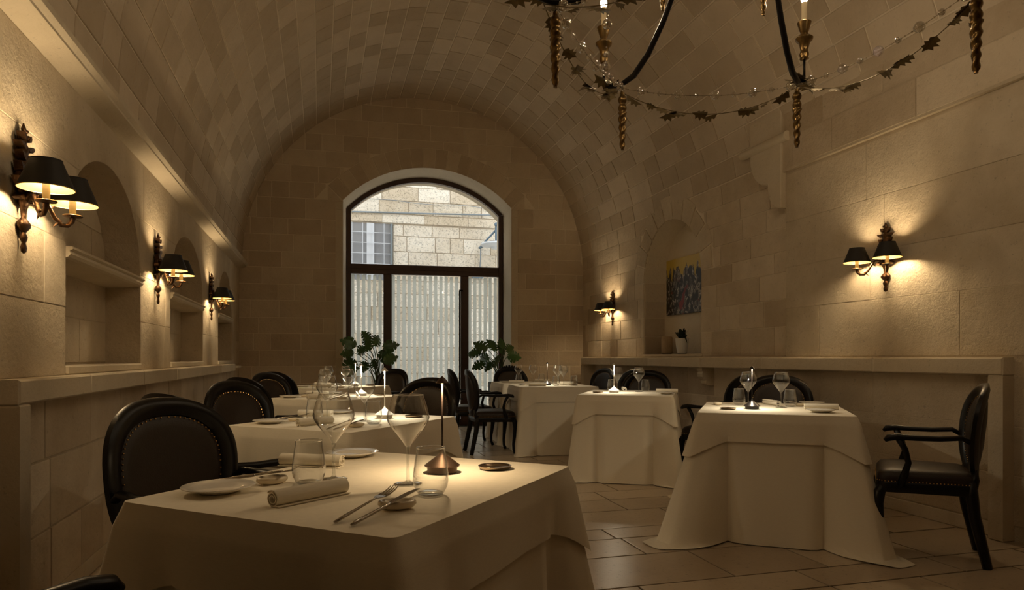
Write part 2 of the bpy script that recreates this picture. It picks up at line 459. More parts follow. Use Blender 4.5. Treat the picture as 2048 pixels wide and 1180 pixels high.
if len(cand) > 300:
    rb = MB()
    for (_, a, yy, ln) in cand[300:]:
        vs = []
        for v in vm.vertices:
            x, y0, z = v.co
            vs.append((VC + x*math.cos(a) - z*math.sin(a), yy+ln/2 + y0*(ln-2*gap*0.6), VZ + x*math.sin(a) + z*math.cos(a)))
        rb.add(vs, [tuple(p.vertices) for p in vm.polygons])
    tag(rb.build('stone_remainder', 'vault_stone', ceil), kind='stuff')

# ---- generic ashlar: courses of cut blocks limited by lower / upper curves
def ashlar(parent, M, mat, s0, s1, z0, z1, hs, lens, zb=None, zt=None, depth=0.007, gp=0.005, name='stone', seed=1, skip=None, samples=7, minh=0.03):
    rg = random.Random(seed); z = z0; ci = 0
    while z < z1 - 0.02:
        h = hs[ci % len(hs)]; ci += 1
        zz1 = min(z+h, z1)
        if z1 - zz1 < 0.06: zz1 = z1
        s = s0; first = True
        while s < s1 - 0.005:
            ln = rg.choice(lens)*rg.uniform(0.85, 1.15)
            if first: ln *= rg.uniform(0.4, 1.0); first = False
            e = min(s+ln, s1)
            if s1 - e < 0.10: e = s1
            a, b = s+gp, e-gp
            lo, hi = [], []
            if zb is None and zt is None:
                pts = [(a, z+gp), (b, z+gp), (b, zz1-gp), (a, zz1-gp)]
                segs = [pts]
            else:
                segs = []; lo = []; hi = []
                n = max(2, int((b-a)/0.05)+2)
                def flush():
                    if len(lo) > 1: segs.append(list(lo) + list(reversed(hi)))
                    lo.clear(); hi.clear()
                for k in range(n):
                    x = a + (b-a)*k/(n-1)
                    l = max(z+gp, (zb(x) + gp) if zb else -9); u = min(zz1-gp, (zt(x)-gp) if zt else 99)
                    if u - l > minh: lo.append((x, l)); hi.append((x, u))
                    else: flush()
                flush()
            for pts in segs:
                xs = [p[0] for p in pts]
                if max(xs)-min(xs) < 0.03: continue
                if skip and skip(sum(xs)/len(xs), (z+zz1)/2): continue
                # drop collinear points
                q = []
                for i, p in enumerate(pts):
                    p0, p2 = pts[i-1], pts[(i+1) % len(pts)]
                    cr = (p[0]-p0[0])*(p2[1]-p[1]) - (p[1]-p0[1])*(p2[0]-p[0])
                    if abs(cr) > 1e-6: q.append(p)
                if len(q) < 3: continue
                MB().prism(q, -0.01, depth+rg.uniform(-0.0015, 0.0015), M, 0.003).build(name, mat, parent)
            s = e
        z = zz1

# ---- end wall with the arched door opening
ew = MB()
def wall_columns(mb, M, s0, s1, zlo, zhi, openings, n=28):
    """openings: (a, b, zbot, archfunc)"""
    cuts = sorted(openings); s = s0
    def quad(a, b, za0, zb0, za1, zb1):
        mb.add([M(a, za0, 0), M(b, zb0, 0), M(b, zb1, 0), M(a, za1, 0)], [(0,1,2,3)])
    for (a, b, zbot, af) in cuts:
        if a > s: quad(s, a, zlo, zlo, zhi, zhi)
        if zbot > zlo: quad(a, b, zlo, zlo, zbot, zbot)
        for k in range(n):
            x0 = a+(b-a)*k/n; x1 = a+(b-a)*(k+1)/n
            quad(x0, x1, af(x0), af(x1), zhi, zhi)
        s = b
    if s < s1: quad(s, s1, zlo, zlo, zhi, zhi)
wall_columns(ew, ME, -2.95, 2.72, -0.05, 5.3, [(-OPH, OPH, -0.05, arch_open)])
wend = structure(ew, 'wall_end', 'wall_mortar')
# reveal (jambs and soffit): splayed inside, straight outside
def reveal(parent):
    m = MB(); n = 28
    prof = []
    rings = []
    for (nn, hw) in ((0.006, OPH), (-0.44, OPH-0.035), (-0.90, OPH-0.05)):
        pts = [(-hw, -0.03)]
        k = hw/OPH
        for i in range(n+1):
            s = -OPH + 2*OPH*i/n
            pts.append((s*k, OPC + (arch_open(s)-OPC)*(1 - (1-k)*0.7)))
        pts.append((hw, -0.03)); rings.append([ME(p[0], p[1], nn) for p in pts])
    for a, b in ((0, 1), (1, 2)):
        q = len(rings[0])
        m.add(rings[a]+rings[b], [(i, i+1, q+i+1, q+i) for i in range(q-1)])
    return m.build('reveal', 'dressed_stone', parent)
reveal(wend)
CR = OPR + 0.30          # outer radius of the voussoir ring
def ring_lo(s):
    if abs(s) < OPH: return max(arch_open(s), OPC + math.sqrt(max(0, CR*CR - s*s)))
    if abs(s) < CR and OPC + math.sqrt(max(0, CR*CR-s*s)) > OPS - 0.03: return OPC + math.sqrt(CR*CR-s*s)
    return -1
def vault_s(s): return vault_z(EO.x + s*math.cos(EPHI)) + 0.03
CH = [0.236, 0.245, 0.23, 0.25]
LN = [0.22, 0.34, 0.45, 0.62]
# flanks up to springing
ashlar(wend, ME, 'end_stone', -2.74, -OPH-0.10, 0.0, OPS, CH, LN, zt=vault_s, seed=3, gp=0.007)
ashlar(wend, ME, 'end_stone', OPH+0.10, 2.47, 0.0, OPS, CH, LN, zt=vault_s, seed=4, gp=0.007)
# narrow jamb stones beside the opening
for sd in (-1, 1):
    ashlar(wend, ME, 'dressed_stone', *sorted((sd*OPH, sd*(OPH+0.10))), 0.0, OPS-0.03, [0.47, 0.62, 0.55], [0.3], seed=6+sd, depth=0.009, gp=0.003)
ashlar(wend, ME, 'end_stone', -2.70, 2.44, OPS, 5.2, CH, LN, zb=ring_lo, zt=vault_s, seed=5, gp=0.007)
nv = 17
th0 = math.asin(OPH/OPR)
for i in range(nv):
    a0 = -th0 + 2*th0*i/nv + 0.003; a1 = -th0 + 2*th0*(i+1)/nv - 0.003
    pts = [(OPR*math.sin(a), OPC+OPR*math.cos(a)) for a in (a0, (a0+a1)/2, a1)] + [((CR-0.006)*math.sin(a), OPC+(CR-0.006)*math.cos(a)) for a in (a1, (a0+a1)/2, a0)]
    MB().prism(pts, -0.01, 0.008, ME, 0.003).build('voussoir', 'end_stone', wend)
# springer blocks filling the triangle between ring and jamb course
for sd in (-1, 1):
    a = th0; p0 = (sd*(OPH+0.004), OPS-0.028); p1 = (sd*(CR-0.006)*math.sin(a), OPC+(CR-0.006)*math.cos(a)-0.004); p2 = (sd*(CR-0.01)*math.sin(a), OPS-0.028)
    MB().prism([p0, p2, p1] if sd > 0 else [p0, p1, p2], -0.01, 0.008, ME, 0.003).build('stone', 'end_stone', wend)

# ---- left wall with three niches
def niche_arch(y0, y1, spring, rise):
    c = (y0+y1)/2; h = (y1-y0)/2
    return lambda y: spring + rise*math.sqrt(max(0, 1-((y-c)/h)**2))
NL = [(3.54, 4.89, 1.01), (5.80, 7.32, 1.01), (8.36, 9.62, 1.01)]
LSP, LRI = 1.62, 0.52
lw = MB()
MLw = ML(XL)
nlo = [(a, b, z, niche_arch(a, b, LSP, LRI)) for a, b, z in NL]
wall_columns(lw, MLw, YB, 10.75, -0.05, 2.56, nlo)
def niche_inside(mb, M, a, b, zbot, af, depth, n=28):
    pts = [(a, zbot)] + [(a+(b-a)*k/n, af(a+(b-a)*k/n)) for k in range(n+1)] + [(b, zbot)]
    f = [M(p[0], p[1], 0) for p in pts]; k = [M(p[0], p[1], -depth) for p in pts]; q = len(pts)
    mb.add(f+k, [(i, (i+1) % q, q+(i+1) % q, q+i) for i in range(q)])
    mb.add(k, [tuple(range(q))])
for (a, b, z, af) in nlo: niche_inside(lw, MLw, a, b, z, af, 0.20)
wleft = structure(lw, 'wall_left', 'smooth_stone')
# blocks on the piers and spandrels (thin, nearly flush) and the coarser ones under the ledge
def arch_zb(y):
    for (a, b, z, af) in nlo:
        if a-0.001 <= y <= b+0.001: return af(y)
    return -9
for (a, b) in ((1.2, 3.54), (4.89, 5.80), (7.32, 8.36), (9.62, 10.45)):
    ashlar(wleft, MLw, 'smooth_stone', a, b, 1.01, LSP, [0.31, 0.30], [0.7, 0.95], depth=0.003, gp=0.002, seed=int(a*10))
ashlar(wleft, MLw, 'smooth_stone', 1.6, 10.45, LSP, 2.36, [0.37, 0.37], [0.8, 1.0, 1.2], zb=arch_zb, depth=0.003, gp=0.002, seed=31)
ashlar(wleft, MLw, 'wall_stone', 1.3, 10.45, 0.08, 0.925, [0.28, 0.30, 0.27], [0.35, 0.5, 0.65], depth=0.006, gp=0.005, seed=32)
for k, (a, b, z, af) in enumerate(nlo):
    ashlar(wleft, ML(XL-0.20), 'smooth_stone', a+0.01, b-0.01, 1.06, 1.54, [0.25, 0.24], [0.45, 0.6], depth=0.004, gp=0.003, seed=40+k)
    ashlar(wleft, ML(XL-0.20), 'smooth_stone', a+0.01, b-0.01, 1.60, 2.12, [0.26, 0.26], [0.45, 0.6], depth=0.004, gp=0.003, seed=50+k, zt=lambda y, af=af: af(y))
    # niche sill slab and moulded shelf
    MB().cbox((XL-0.195, a+0.012, 1.011), (XL+0.012, b-0.012, 1.052), 0.006).build('niche_sill', 'dressed_stone', wleft)
    pr = [(-0.197, 1.60), (0.030, 1.60), (0.032, 1.588), (0.018, 1.580), (0.022, 1.565), (0.012, 1.552), (-0.004, 1.545), (-0.197, 1.535)]
    m = MB(); q = len(pr)
    m.add([(XL+x, a+0.004, zz) for x, zz in pr] + [(XL+x, b-0.004, zz) for x, zz in pr],
          [(i, (i+1) % q, q+(i+1) % q, q+i) for i in range(q)] + [tuple(reversed(range(q))), tuple(range(q, 2*q))])
    m.build('niche_shelf', 'dressed_stone', wleft)
# ventilation grille in the farthest niche: top-level fixture
vg = empty('air_vent', (XL-0.193, 8.95, 1.15), 0, 'slatted stone-coloured air vent inside the niche next to the corner', 'vent')
fr = MB()
for (y0, y1, z0, z1) in ((-0.32, 0.32, 0.30, 0.325), (-0.32, 0.32, 0.0, 0.025), (-0.32, -0.295, 0.025, 0.30), (0.295, 0.32, 0.025, 0.30)):
    fr.box((0.0, y0, z0), (0.03, y1, z1))
fr.build('frame', 'vent_white', vg)
for i in range(7):
    MB().box((0.002, -0.294, 0.038+i*0.037), (0.024, 0.294, 0.054+i*0.037)).build('slat', 'vent_white', vg)
# ledge on the left: front stones, near-end pier
def ledge(name, M, s0, s1, ztop, thick, proj, seams):
    root = MB().box((s0+0.02, 0, ztop-thick+0.006), (s1-0.02, 0, ztop-0.004), lambda s, n, z: M(s, z, proj-0.01 if n else 0))
    m = MB()
    def P(s, z, n): return M(s, z, n)
    m.add([P(s0, ztop-thick+.004, 0), P(s1, ztop-thick+.004, 0), P(s1, ztop-.004, 0), P(s0, ztop-.004, 0),
           P(s0, ztop-thick+.004, proj-.006), P(s1, ztop-thick+.004, proj-.006), P(s1, ztop-.004, proj-.006), P(s0, ztop-.004, proj-.006)],
          [(3,2,1,0),(4,5,6,7),(0,1,5,4),(1,2,6,5),(2,3,7,6),(3,0,4,7)])
    o = structure(m, name, 'mortar')
    cuts = [s0] + seams + [s1]
    for a, b in zip(cuts, cuts[1:]):
        mm = MB(); g = 0.0025; c = 0.007
        def lp(n, i): return [P(a+g+i, ztop-thick+i, n), P(b-g-i, ztop-thick+i, n), P(b-g-i, ztop-i, n), P(a+g+i, ztop-i, n)]
        vs = lp(-0.001, 0)+lp(proj-c, 0)+lp(proj, c)
        fs = [(8, 9, 10, 11)]
        for k in (0, 4):
            for i in range(4): fs.append((k+i, k+(i+1) % 4, k+4+(i+1) % 4, k+4+i))
        mm.add(vs, fs); mm.build('stone', 'dressed_stone', o)
    return o
LY0 = px(39, 757, 1.01)[1]
ll = ledge('trim_1', ML(XL), 2.81, 9.25, 1.01, 0.09, 0.09, [3.6, 4.6, 5.6, 6.7, 8.0])
MB().cbox((XL-0.001, 2.81, 0.0), (XL+0.09, 2.905, 0.919), 0.006).build('pier', 'dressed_stone', ll)
MB().cbox((XL-0.001, 9.27, 0.955), (XL+0.12, 9.62, 0.985), 0.005).build('shelf_stone', 'dressed_stone', ll)
# cornice on the left
cp = [(0.0, 2.36), (0.012, 2.366), (0.03, 2.372), (0.085, 2.385), (0.100, 2.392), (0.100, 2.405), (0.108, 2.412), (0.118, 2.425), (0.118, 2.452), (0.10, 2.475), (0.0, 2.52)]
m = MB(); q = len(cp)
m.add([(XL+x, YB, z) for x, z in cp] + [(XL+x, 10.5, z) for x, z in cp], [(i, i+1, q+i+1, q+i) for i in range(q-1)])
structure(m, 'trim_2', 'dressed_stone', 30)
structure(MB().cbox((XL, 2.91, 0.0), (XL+0.012, 10.4, 0.085), 0.003), 'baseboard_left', 'dressed_stone')

# ---- right wall: recessed part beyond the step, nearer part proud
NR = (6.65, 8.03, 1.13); RSP = 2.05
raf = niche_arch(NR[0], NR[1], RSP, 0.69)
STEP = 5.12
rw = MB()
def rwall_cols():
    # above the springing the recessed wall already leans with the vault
    n = 28; a, b = NR[0], NR[1]
    lv = [-0.05, VZ, 2.56, 2.67, 2.78, VTOP]
    for (y0, y1) in ((STEP-0.3, a), (b, 10.75)):
        for z0, z1 in zip(lv, lv[1:]): rw.add([MRC(y0, z0, 0), MRC(y1, z0, 0), MRC(y1, z1, 0), MRC(y0, z1, 0)], [(0,1,2,3)])
    rw.add([MRC(a, -0.05, 0), MRC(b, -0.05, 0), MRC(b, NR[2], 0), MRC(a, NR[2], 0)], [(0,1,2,3)])
    for k in range(n):
        x0 = a+(b-a)*k/n; x1 = a+(b-a)*(k+1)/n
        zs0 = [raf(x0)+(VTOP-raf(x0))*t/4 for t in range(5)]; zs1 = [raf(x1)+(VTOP-raf(x1))*t/4 for t in range(5)]
        for t in range(4): rw.add([MRC(x0, zs0[t], 0), MRC(x1, zs1[t], 0), MRC(x1, zs1[t+1], 0), MRC(x0, zs0[t+1], 0)], [(0,1,2,3)])
    niche_inside(rw, lambda s_, z_, n_: MRC(s_, z_, n_) if n_ > -0.01 else (XR-n_, s_, z_), a, b, NR[2], raf, 0.30)
rwall_cols()
wright = structure(rw, 'wall_right', 'wall_mortar')
# The crown of the niche cuts into the curve of the vault: a flat arched surround stands in front of the curve
near = MB()
near.box((XRN, YB, -0.05), (XR+0.02, STEP, 2.72))
wnear = structure(near, 'wall_near', 'smooth_stone')
up = MB()
up.box((XRN-0.035, YB, 2.72), (XR+0.02, STEP, 3.34))
wupper = structure(up, 'trim_3', 'smooth_stone')
# corbel at the end of the upper band
cz = [(5.12, 3.40), (5.57, 3.40), (5.57, 2.96)]
for i in range(9):
    a = i/8*PI/2; cz.append((5.57 - 0.28*math.sin(a)*1.0 if False else 5.29+0.28*math.cos(a), 2.96-0.31*math.sin(a)))
for i in range(8):
    a = i/7*PI/2; cz.append((5.13+0.16*math.cos(a), 2.60-0.19*math.sin(a)))
cz.append((5.12, 2.41))
corb = MB().prism(list(reversed(cz)), -0.07, 0.115, MR(XR-0.03), 0.010)
cob = corb.build('corbel', 'dressed_stone', wupper)
MB().tube([(XRN-0.055, 5.03, 3.02), (XRN-0.055, 5.69, 3.02), (XRN-0.055, 5.715, 3.02)], [0.042, 0.042, 0.020], 14).build('roll', 'dressed_stone', wupper, 40)
# blocks
NRZ = [0.24, 0.26, 0.25, 0.235]
def r_zb(y): return raf2(y) if NR[0]-0.30 < y < NR[1]+0.30 else -9
NCY = (NR[0]+NR[1])/2; NRAD = 0.69; RING = 0.24
def raf2(y):
    d = abs(y-NCY)
    return RSP + math.sqrt(max(0, (NRAD+RING)**2 - d*d)) if d < NRAD+RING else -9
MRf = MRC
ashlar(wright, MRf, 'wall_stone', NR[1]+0.0, 10.2, 1.10, RSP, NRZ, LN, depth=0.006, gp=0.004, seed=60)
ashlar(wright, MRf, 'wall_stone', STEP+0.01, NR[0]-0.0, 1.10, RSP, [0.27, 0.25, 0.24], [0.4, 0.55, 0.7], depth=0.006, gp=0.004, seed=61)
ashlar(wright, MRf, 'wall_stone', STEP+0.01, 10.2, RSP, VTOP-0.005, [0.21, 0.21, 0.205, 0.205], [0.4, 0.55, 0.7], zb=lambda y: raf2(y), depth=0.006, gp=0.004, seed=62)
ashlar(wright, MRf, 'wall_stone', STEP+0.01, 10.2, 0.09, 0.98, [0.30, 0.29], [0.5, 0.7, 0.9], depth=0.005, gp=0.004, seed=63)
ashlar(wright, lambda s, z, n: (XR+0.01+s, NR[1]-n, z), 'wall_stone', 0.0, 0.285, 1.13, 2.05, [0.23, 0.24, 0.22], [0.5], depth=0.006, gp=0.004, seed=64)
for i in range(11):
    a0 = PI*i/11 + 0.012; a1 = PI*(i+1)/11 - 0.012
    ro = NRAD + RING + (0.03 if i % 2 else -0.02)
    pts = [(NCY+NRAD*math.cos(a), RSP+NRAD*math.sin(a)) for a in (a0, (a0+a1)/2, a1)] + [(NCY+ro*math.cos(a), RSP+ro*math.sin(a)) for a in (a1, (a0+a1)/2, a0)]
    MB().prism(pts, -0.01, 0.010, MRf, 0.003).build('voussoir', 'smooth_stone', wright)
MB().cbox((XR-0.014, NR[0]-0.02, 1.098), (XR+0.30, NR[1]+0.02, 1.13), 0.004).build('niche_sill', 'dressed_stone', wright)
# plaster tympanum carrying the niche surround up to the vault curve
ashlar(wnear, MR(XRN), 'smooth_stone', 2.2, STEP, 1.10, 2.70, [0.42, 0.36, 0.40, 0.42], [0.8, 1.1, 1.4], depth=0.003, gp=0.002, seed=70)
ashlar(wnear, MR(XRN), 'smooth_stone', 2.2, STEP, 0.09, 0.98, [0.30, 0.29], [0.6, 0.9], depth=0.003, gp=0.003, seed=71)
ashlar(wupper, MR(XRN-0.035), 'wall_stone', 2.6, STEP-0.02, 2.735, 3.30, [0.27, 0.27], [0.4, 0.55, 0.75], depth=0.003, gp=0.004, seed=72)
lr = ledge('trim_4', lambda s, z, n: (XRN - n, s, z), 3.07, 9.80, 1.09, 0.105, 0.09, [4.05, 5.35, 6.4, 7.6, 8.7])
MB().cbox((XRN-0.088, 3.07, 0.0), (XRN+0.001, 3.163, 0.984), 0.005).build('pier', 'dressed_stone', lr)
MB().cbox((XRN-0.088, 9.70, 0.0), (XR+0.001, 9.80, 0.984), 0.005).build('pier', 'dressed_stone', lr)
MB().box((XRN, STEP, 0.985), (XR, 9.80, 1.088)).build('ledge_back', 'dressed_stone', lr)
bpf = [(0.0, 0.985), (0.085, 0.985), (0.088, 0.955), (0.075, 0.94), (0.082, 0.915), (0.078, 0.885), (0.06, 0.86), (0.035, 0.845), (0.04, 0.82), (0.03, 0.80), (0.0, 0.79)]
q = len(bpf); m = MB()
m.add([(XRN+0.03-x, 6.40, z) for x, z in bpf] + [(XRN+0.03-x, 6.50, z) for x, z in bpf], [(i, (i+1) % q, q+(i+1) % q, q+i) for i in range(q)] + [tuple(reversed(range(q))), tuple(range(q, 2*q))])
m.add([(XR, 6.40, 0.79), (XR, 6.50, 0.79), (XR, 6.50, 0.985), (XR, 6.40, 0.985), (XRN+0.03, 6.40, 0.79), (XRN+0.03, 6.50, 0.79), (XRN+0.03, 6.50, 0.985), (XRN+0.03, 6.40, 0.985)], [(0,1,5,4),(3,7,6,2),(0,4,7,3),(1,2,6,5)])
m.build('bracket', 'dressed_stone', lr)
structure(MB().cbox((XRN-0.012, 3.17, 0.0), (XRN, STEP, 0.085), 0.003), 'baseboard_right', 'dressed_stone')
structure(MB().cbox((XR-0.012, STEP, 0.0), (XR, 9.69, 0.085), 0.003), 'baseboard_recess', 'dressed_stone')
structure(MB().box((XL-0.3, YB-0.1, -0.05), (XR+0.3, YB, 5.3)), 'wall_back', 'wall_stone')

# ------------------------------------------------------------------ glazed door and fanlight
FN = -0.48
def bar(mb, s0, s1, z0, z1, n0=FN-0.05, n1=FN+0.035, c=0.006):
    return mb.cbox((s0, z0, n0), (s1, z1, n1), c, lambda s, z, n: ME(s, z, n))
FH = OPH-0.037
dr = tag(bpy.data.objects.new('door_1', None), kind='structure'); col.objects.link(dr)
dr['label'] = 'dark timber glazed door with sidelights and an arched fanlight'
def part(mb, name, mat, parent=dr, smooth=None): return mb.build(name, mat, parent, smooth)
part(bar(MB(), -FH, -FH+0.072, 0, OPS-0.03), 'frame_post', 'dark_timber')
part(bar(MB(), FH-0.072, FH, 0, OPS-0.03), 'frame_post', 'dark_timber')
S1 = (-0.672, -0.545); S2 = (0.545, 0.672)
part(bar(MB(), *S1, 0, 2.395), 'mullion', 'dark_timber')
part(bar(MB(), *S2, 0, 2.395), 'mullion', 'dark_timber')
part(bar(MB(), -FH+0.072, FH-0.072, 2.395, 2.548), 'transom', 'dark_timber')
part(bar(MB(), -FH+0.072, FH-0.072, 2.462, 2.474, FN+0.03, FN+0.042, 0.002), 'transom_bead', 'dark_timber')
for a, b in ((-FH+0.072, S1[0]), (S1[1], S2[0]), (S2[1], FH-0.072)):
    part(bar(MB(), a, b, 0, 0.10), 'bottom_rail', 'dark_timber')
m = MB(); n = 30
def fr_arch(s, off): 
    rr = OPR-0.03-off
    return OPC + math.sqrt(max(0, rr*rr - s*s))
o_, i_ = [], []
for k in range(n+1):
    s = -FH + 2*FH*k/n; o_.append((s, fr_arch(s, 0)))
    s2 = s*(FH-0.072)/FH; i_.append((s2, fr_arch(s2, 0.075)))
for nn in (FN-0.05, FN+0.035):
    pass
q = n+1
vs = [ME(p[0], p[1], FN+0.035) for p in o_] + [ME(p[0], p[1], FN+0.035) for p in i_] + [ME(p[0], p[1], FN-0.05) for p in o_] + [ME(p[0], p[1], FN-0.05) for p in i_]
fs = []
for k in range(n):
    fs += [(k, k+1, q+k+1, q+k), (2*q+k, 3*q+k, 3*q+k+1, 2*q+k+1), (q+k, q+k+1, 3*q+k+1, 3*q+k), (k, 2*q+k, 2*q+k+1, k+1)]
m.add(vs, fs); part(m, 'arched_head', 'dark_timber')
m = MB()
pts = [(-FH+0.072, 2.548)] + [(p[0], p[1]) for p in i_] + [(FH-0.072, 2.548)]
m.add([ME(p[0], p[1], FN) for p in pts], [tuple(range(len(pts)))]); part(m, 'fanlight_pane', 'window_glass')
for (a, b) in ((-FH+0.072, S1[0]), (S1[1], S2[0]), (S2[1], FH-0.072)):
    m = MB(); m.add([ME(a, 0.10, FN), ME(b, 0.10, FN), ME(b, 2.395, FN), ME(a, 2.395, FN)], [(0,1,2,3)])
    pane = part(m, 'pane', 'window_glass')
    s = a + 0.0
    while s < b - 0.01:
        e = min(s+0.050, b)
        MB().box((s, 0.10, FN+0.001), (e, 2.38, FN+0.003), lambda s_, z_, n_: ME(s_, z_, n_)).build('frosted_strip', 'frosted_film', pane)
        s += 0.0835
hd = MB(); hs = 0.52
hd.tube([ME(hs+0.045, 2.16, FN+0.03), ME(hs+0.045, 2.16, FN+0.075), ME(hs, 2.16, FN+0.085), ME(hs, 2.14, FN+0.085), ME(hs, 0.45, FN+0.085), ME(hs, 0.43, FN+0.085), ME(hs+0.045, 0.43, FN+0.075), ME(hs+0.045, 0.43, FN+0.03)], 0.013, 8)
part(hd, 'pull_handle', 'black_iron')

# ------------------------------------------------------------------ the street outside
SY = 13.3
MS = lambda s, z, n: (s, SY - n, z)
st = MB().box((-4.5, SY, -0.3), (9.5, SY+0.4, 6.5)); wst = structure(st, 'wall_street', 'street_mortar')
structure(MB().box((-4.5, 10.82, -0.2), (9.5, SY, -0.02)), 'street_ground', 'street_ground')
WX0, WX1, WZ0, WZ1 = -0.75, 1.35, 2.58, 3.68
def skipw(s, z): return WX0-0.1 < s < WX1+0.12 and WZ0-0.1 < z < WZ1+0.12
def vis_st(s, z): return -0.9 < s < 5.2 and -0.1 < z < 5.6
ashlar(wst, MS, 'street_stone', -0.6, 4.9, 0.0, WZ0, [0.26, 0.255, 0.26], [0.3, 0.5, 0.65], depth=0.02, gp=0.006, seed=80)
ashlar(wst, MS, 'street_stone', WX1+0.01, 4.9, WZ0, 3.67, [0.285, 0.28, 0.30], [0.3, 0.5, 0.7], depth=0.02, gp=0.006, seed=81)
ashlar(wst, MS, 'street_stone', -0.6, 4.9, 3.87, 5.6, [0.26, 0.27], [0.35, 0.55, 0.8], depth=0.02, gp=0.006, seed=82)
ashlar(wst, MS, 'street_stone', -0.6, 4.9, 3.69, 3.86, [0.17], [0.9, 1.3], depth=0.05, gp=0.003, seed=83)
# grilled window across the street
sw = tag(empty('window_2'), kind='structure'); sw['label'] = 'grey grilled window in the stone wall across the street'
MB().box((WX0, SY-0.012, WZ0), (WX1, SY-0.004, 3.67)).build('pane', 'window_dark', sw)
MB().box((0.86, SY-0.03, WZ0), (1.0, SY-0.012, 3.67)).build('shutter_stile', 'shutter_pale', sw)
MB().box((WX1-0.04, SY-0.045, WZ0), (WX1, SY-0.005, 3.67)).build('frame', 'cable_grey', sw)
for x in [WX0+0.13+i*0.2 for i in range(10)]:
    MB().box((x, SY-0.06, WZ0), (x+0.009, SY-0.05, 3.665)).build('bar', 'shutter_pale', sw)
for z in [WZ0+0.1+i*0.2 for i in range(5)]:
    MB().box((WX0, SY-0.064, z), (WX1-0.05, SY-0.054, z+0.009)).build('bar', 'shutter_pale', sw)
def swag(p0, p1, sag, n=14):
    p0, p1 = Vector(p0), Vector(p1)
    return [p0.lerp(p1, k/n) - Vector((0, 0, sag*4*(k/n)*(1-k/n))) for k in range(n+1)]
tag(MB().tube(swag((-0.6, SY-0.075, 3.83), (5, SY-0.075, 4.02), 0.02), 0.016, 6).build('cable', 'cable_grey', None, True), 'thick grey cable strung along the street wall', 'cable')
tag(MB().tube([(-0.6+i*0.4, SY-0.05, 4.14-0.006*i+0.02*math.sin(i*1.7)) for i in range(15)], 0.006, 5).build('cable', 'cable_grey', None, True), 'thin wavy cable above the thick street cable', 'cable')
d = px(975, 500, 2.9)
def atY(x, y, Y):
    u = (x-1024)/F; v = (HZ-y)/F; t = Y/(CA-u*SA); return (t*(SA+u*CA), Y, CAMZ+t*v)
lp = atY(982, 490, SY-0.35)
sl = empty('street_lamp', (lp[0], SY-0.06, lp[2]), 0, 'blue-grey bracket street lamp with a shallow disc shade', 'street lamp')
MB().lathe([(0.30, 0.03), (0.315, 0.0), (0.30, -0.02), (0.12, -0.05), (0.10, -0.075), (0.02, -0.085)], 20, (0.10, -0.33, 0.0)).build('shade', 'lamp_disc', sl, 40)
MB().tube([(0.10, -0.33, 0.03), (0.10, -0.33, 0.36)], 0.03, 8).ball((0.10, -0.33, 0.40), 0.045).build('stem', 'blue_paint', sl, 40)
MB().tube([(-0.14, -0.0, 0.0), (-0.05, -0.12, 0.12), (0.10, -0.33, 0.30)], 0.02, 8).tube([(-0.17, 0.0, -0.02), (-0.05, -0.16, 0.03), (0.10, -0.33, 0.04)], 0.024, 8).build('bracket', 'blue_paint', sl, True)
MB().tube([(-0.14, -0.01, 0.0), (-0.15, -0.02, -0.25), (-0.16, -0.01, -0.5)], 0.012, 6).build('cable', 'cable_grey', sl, True)
jb = empty('junction_box', (lp[0]-0.2, SY-0.03, lp[2]-0.57), 0, 'small blue wall box hanging under the street lamp', 'box')
MB().cbox((-0.11, -0.06, -0.06), (0.11, 0.0, 0.06), 0.01).build('body', 'blue_paint', jb)
MB().cbox((-0.07, -0.07, -0.02), (0.07, -0.058, 0.03), 0.004).build('plate', 'lamp_disc', jb)

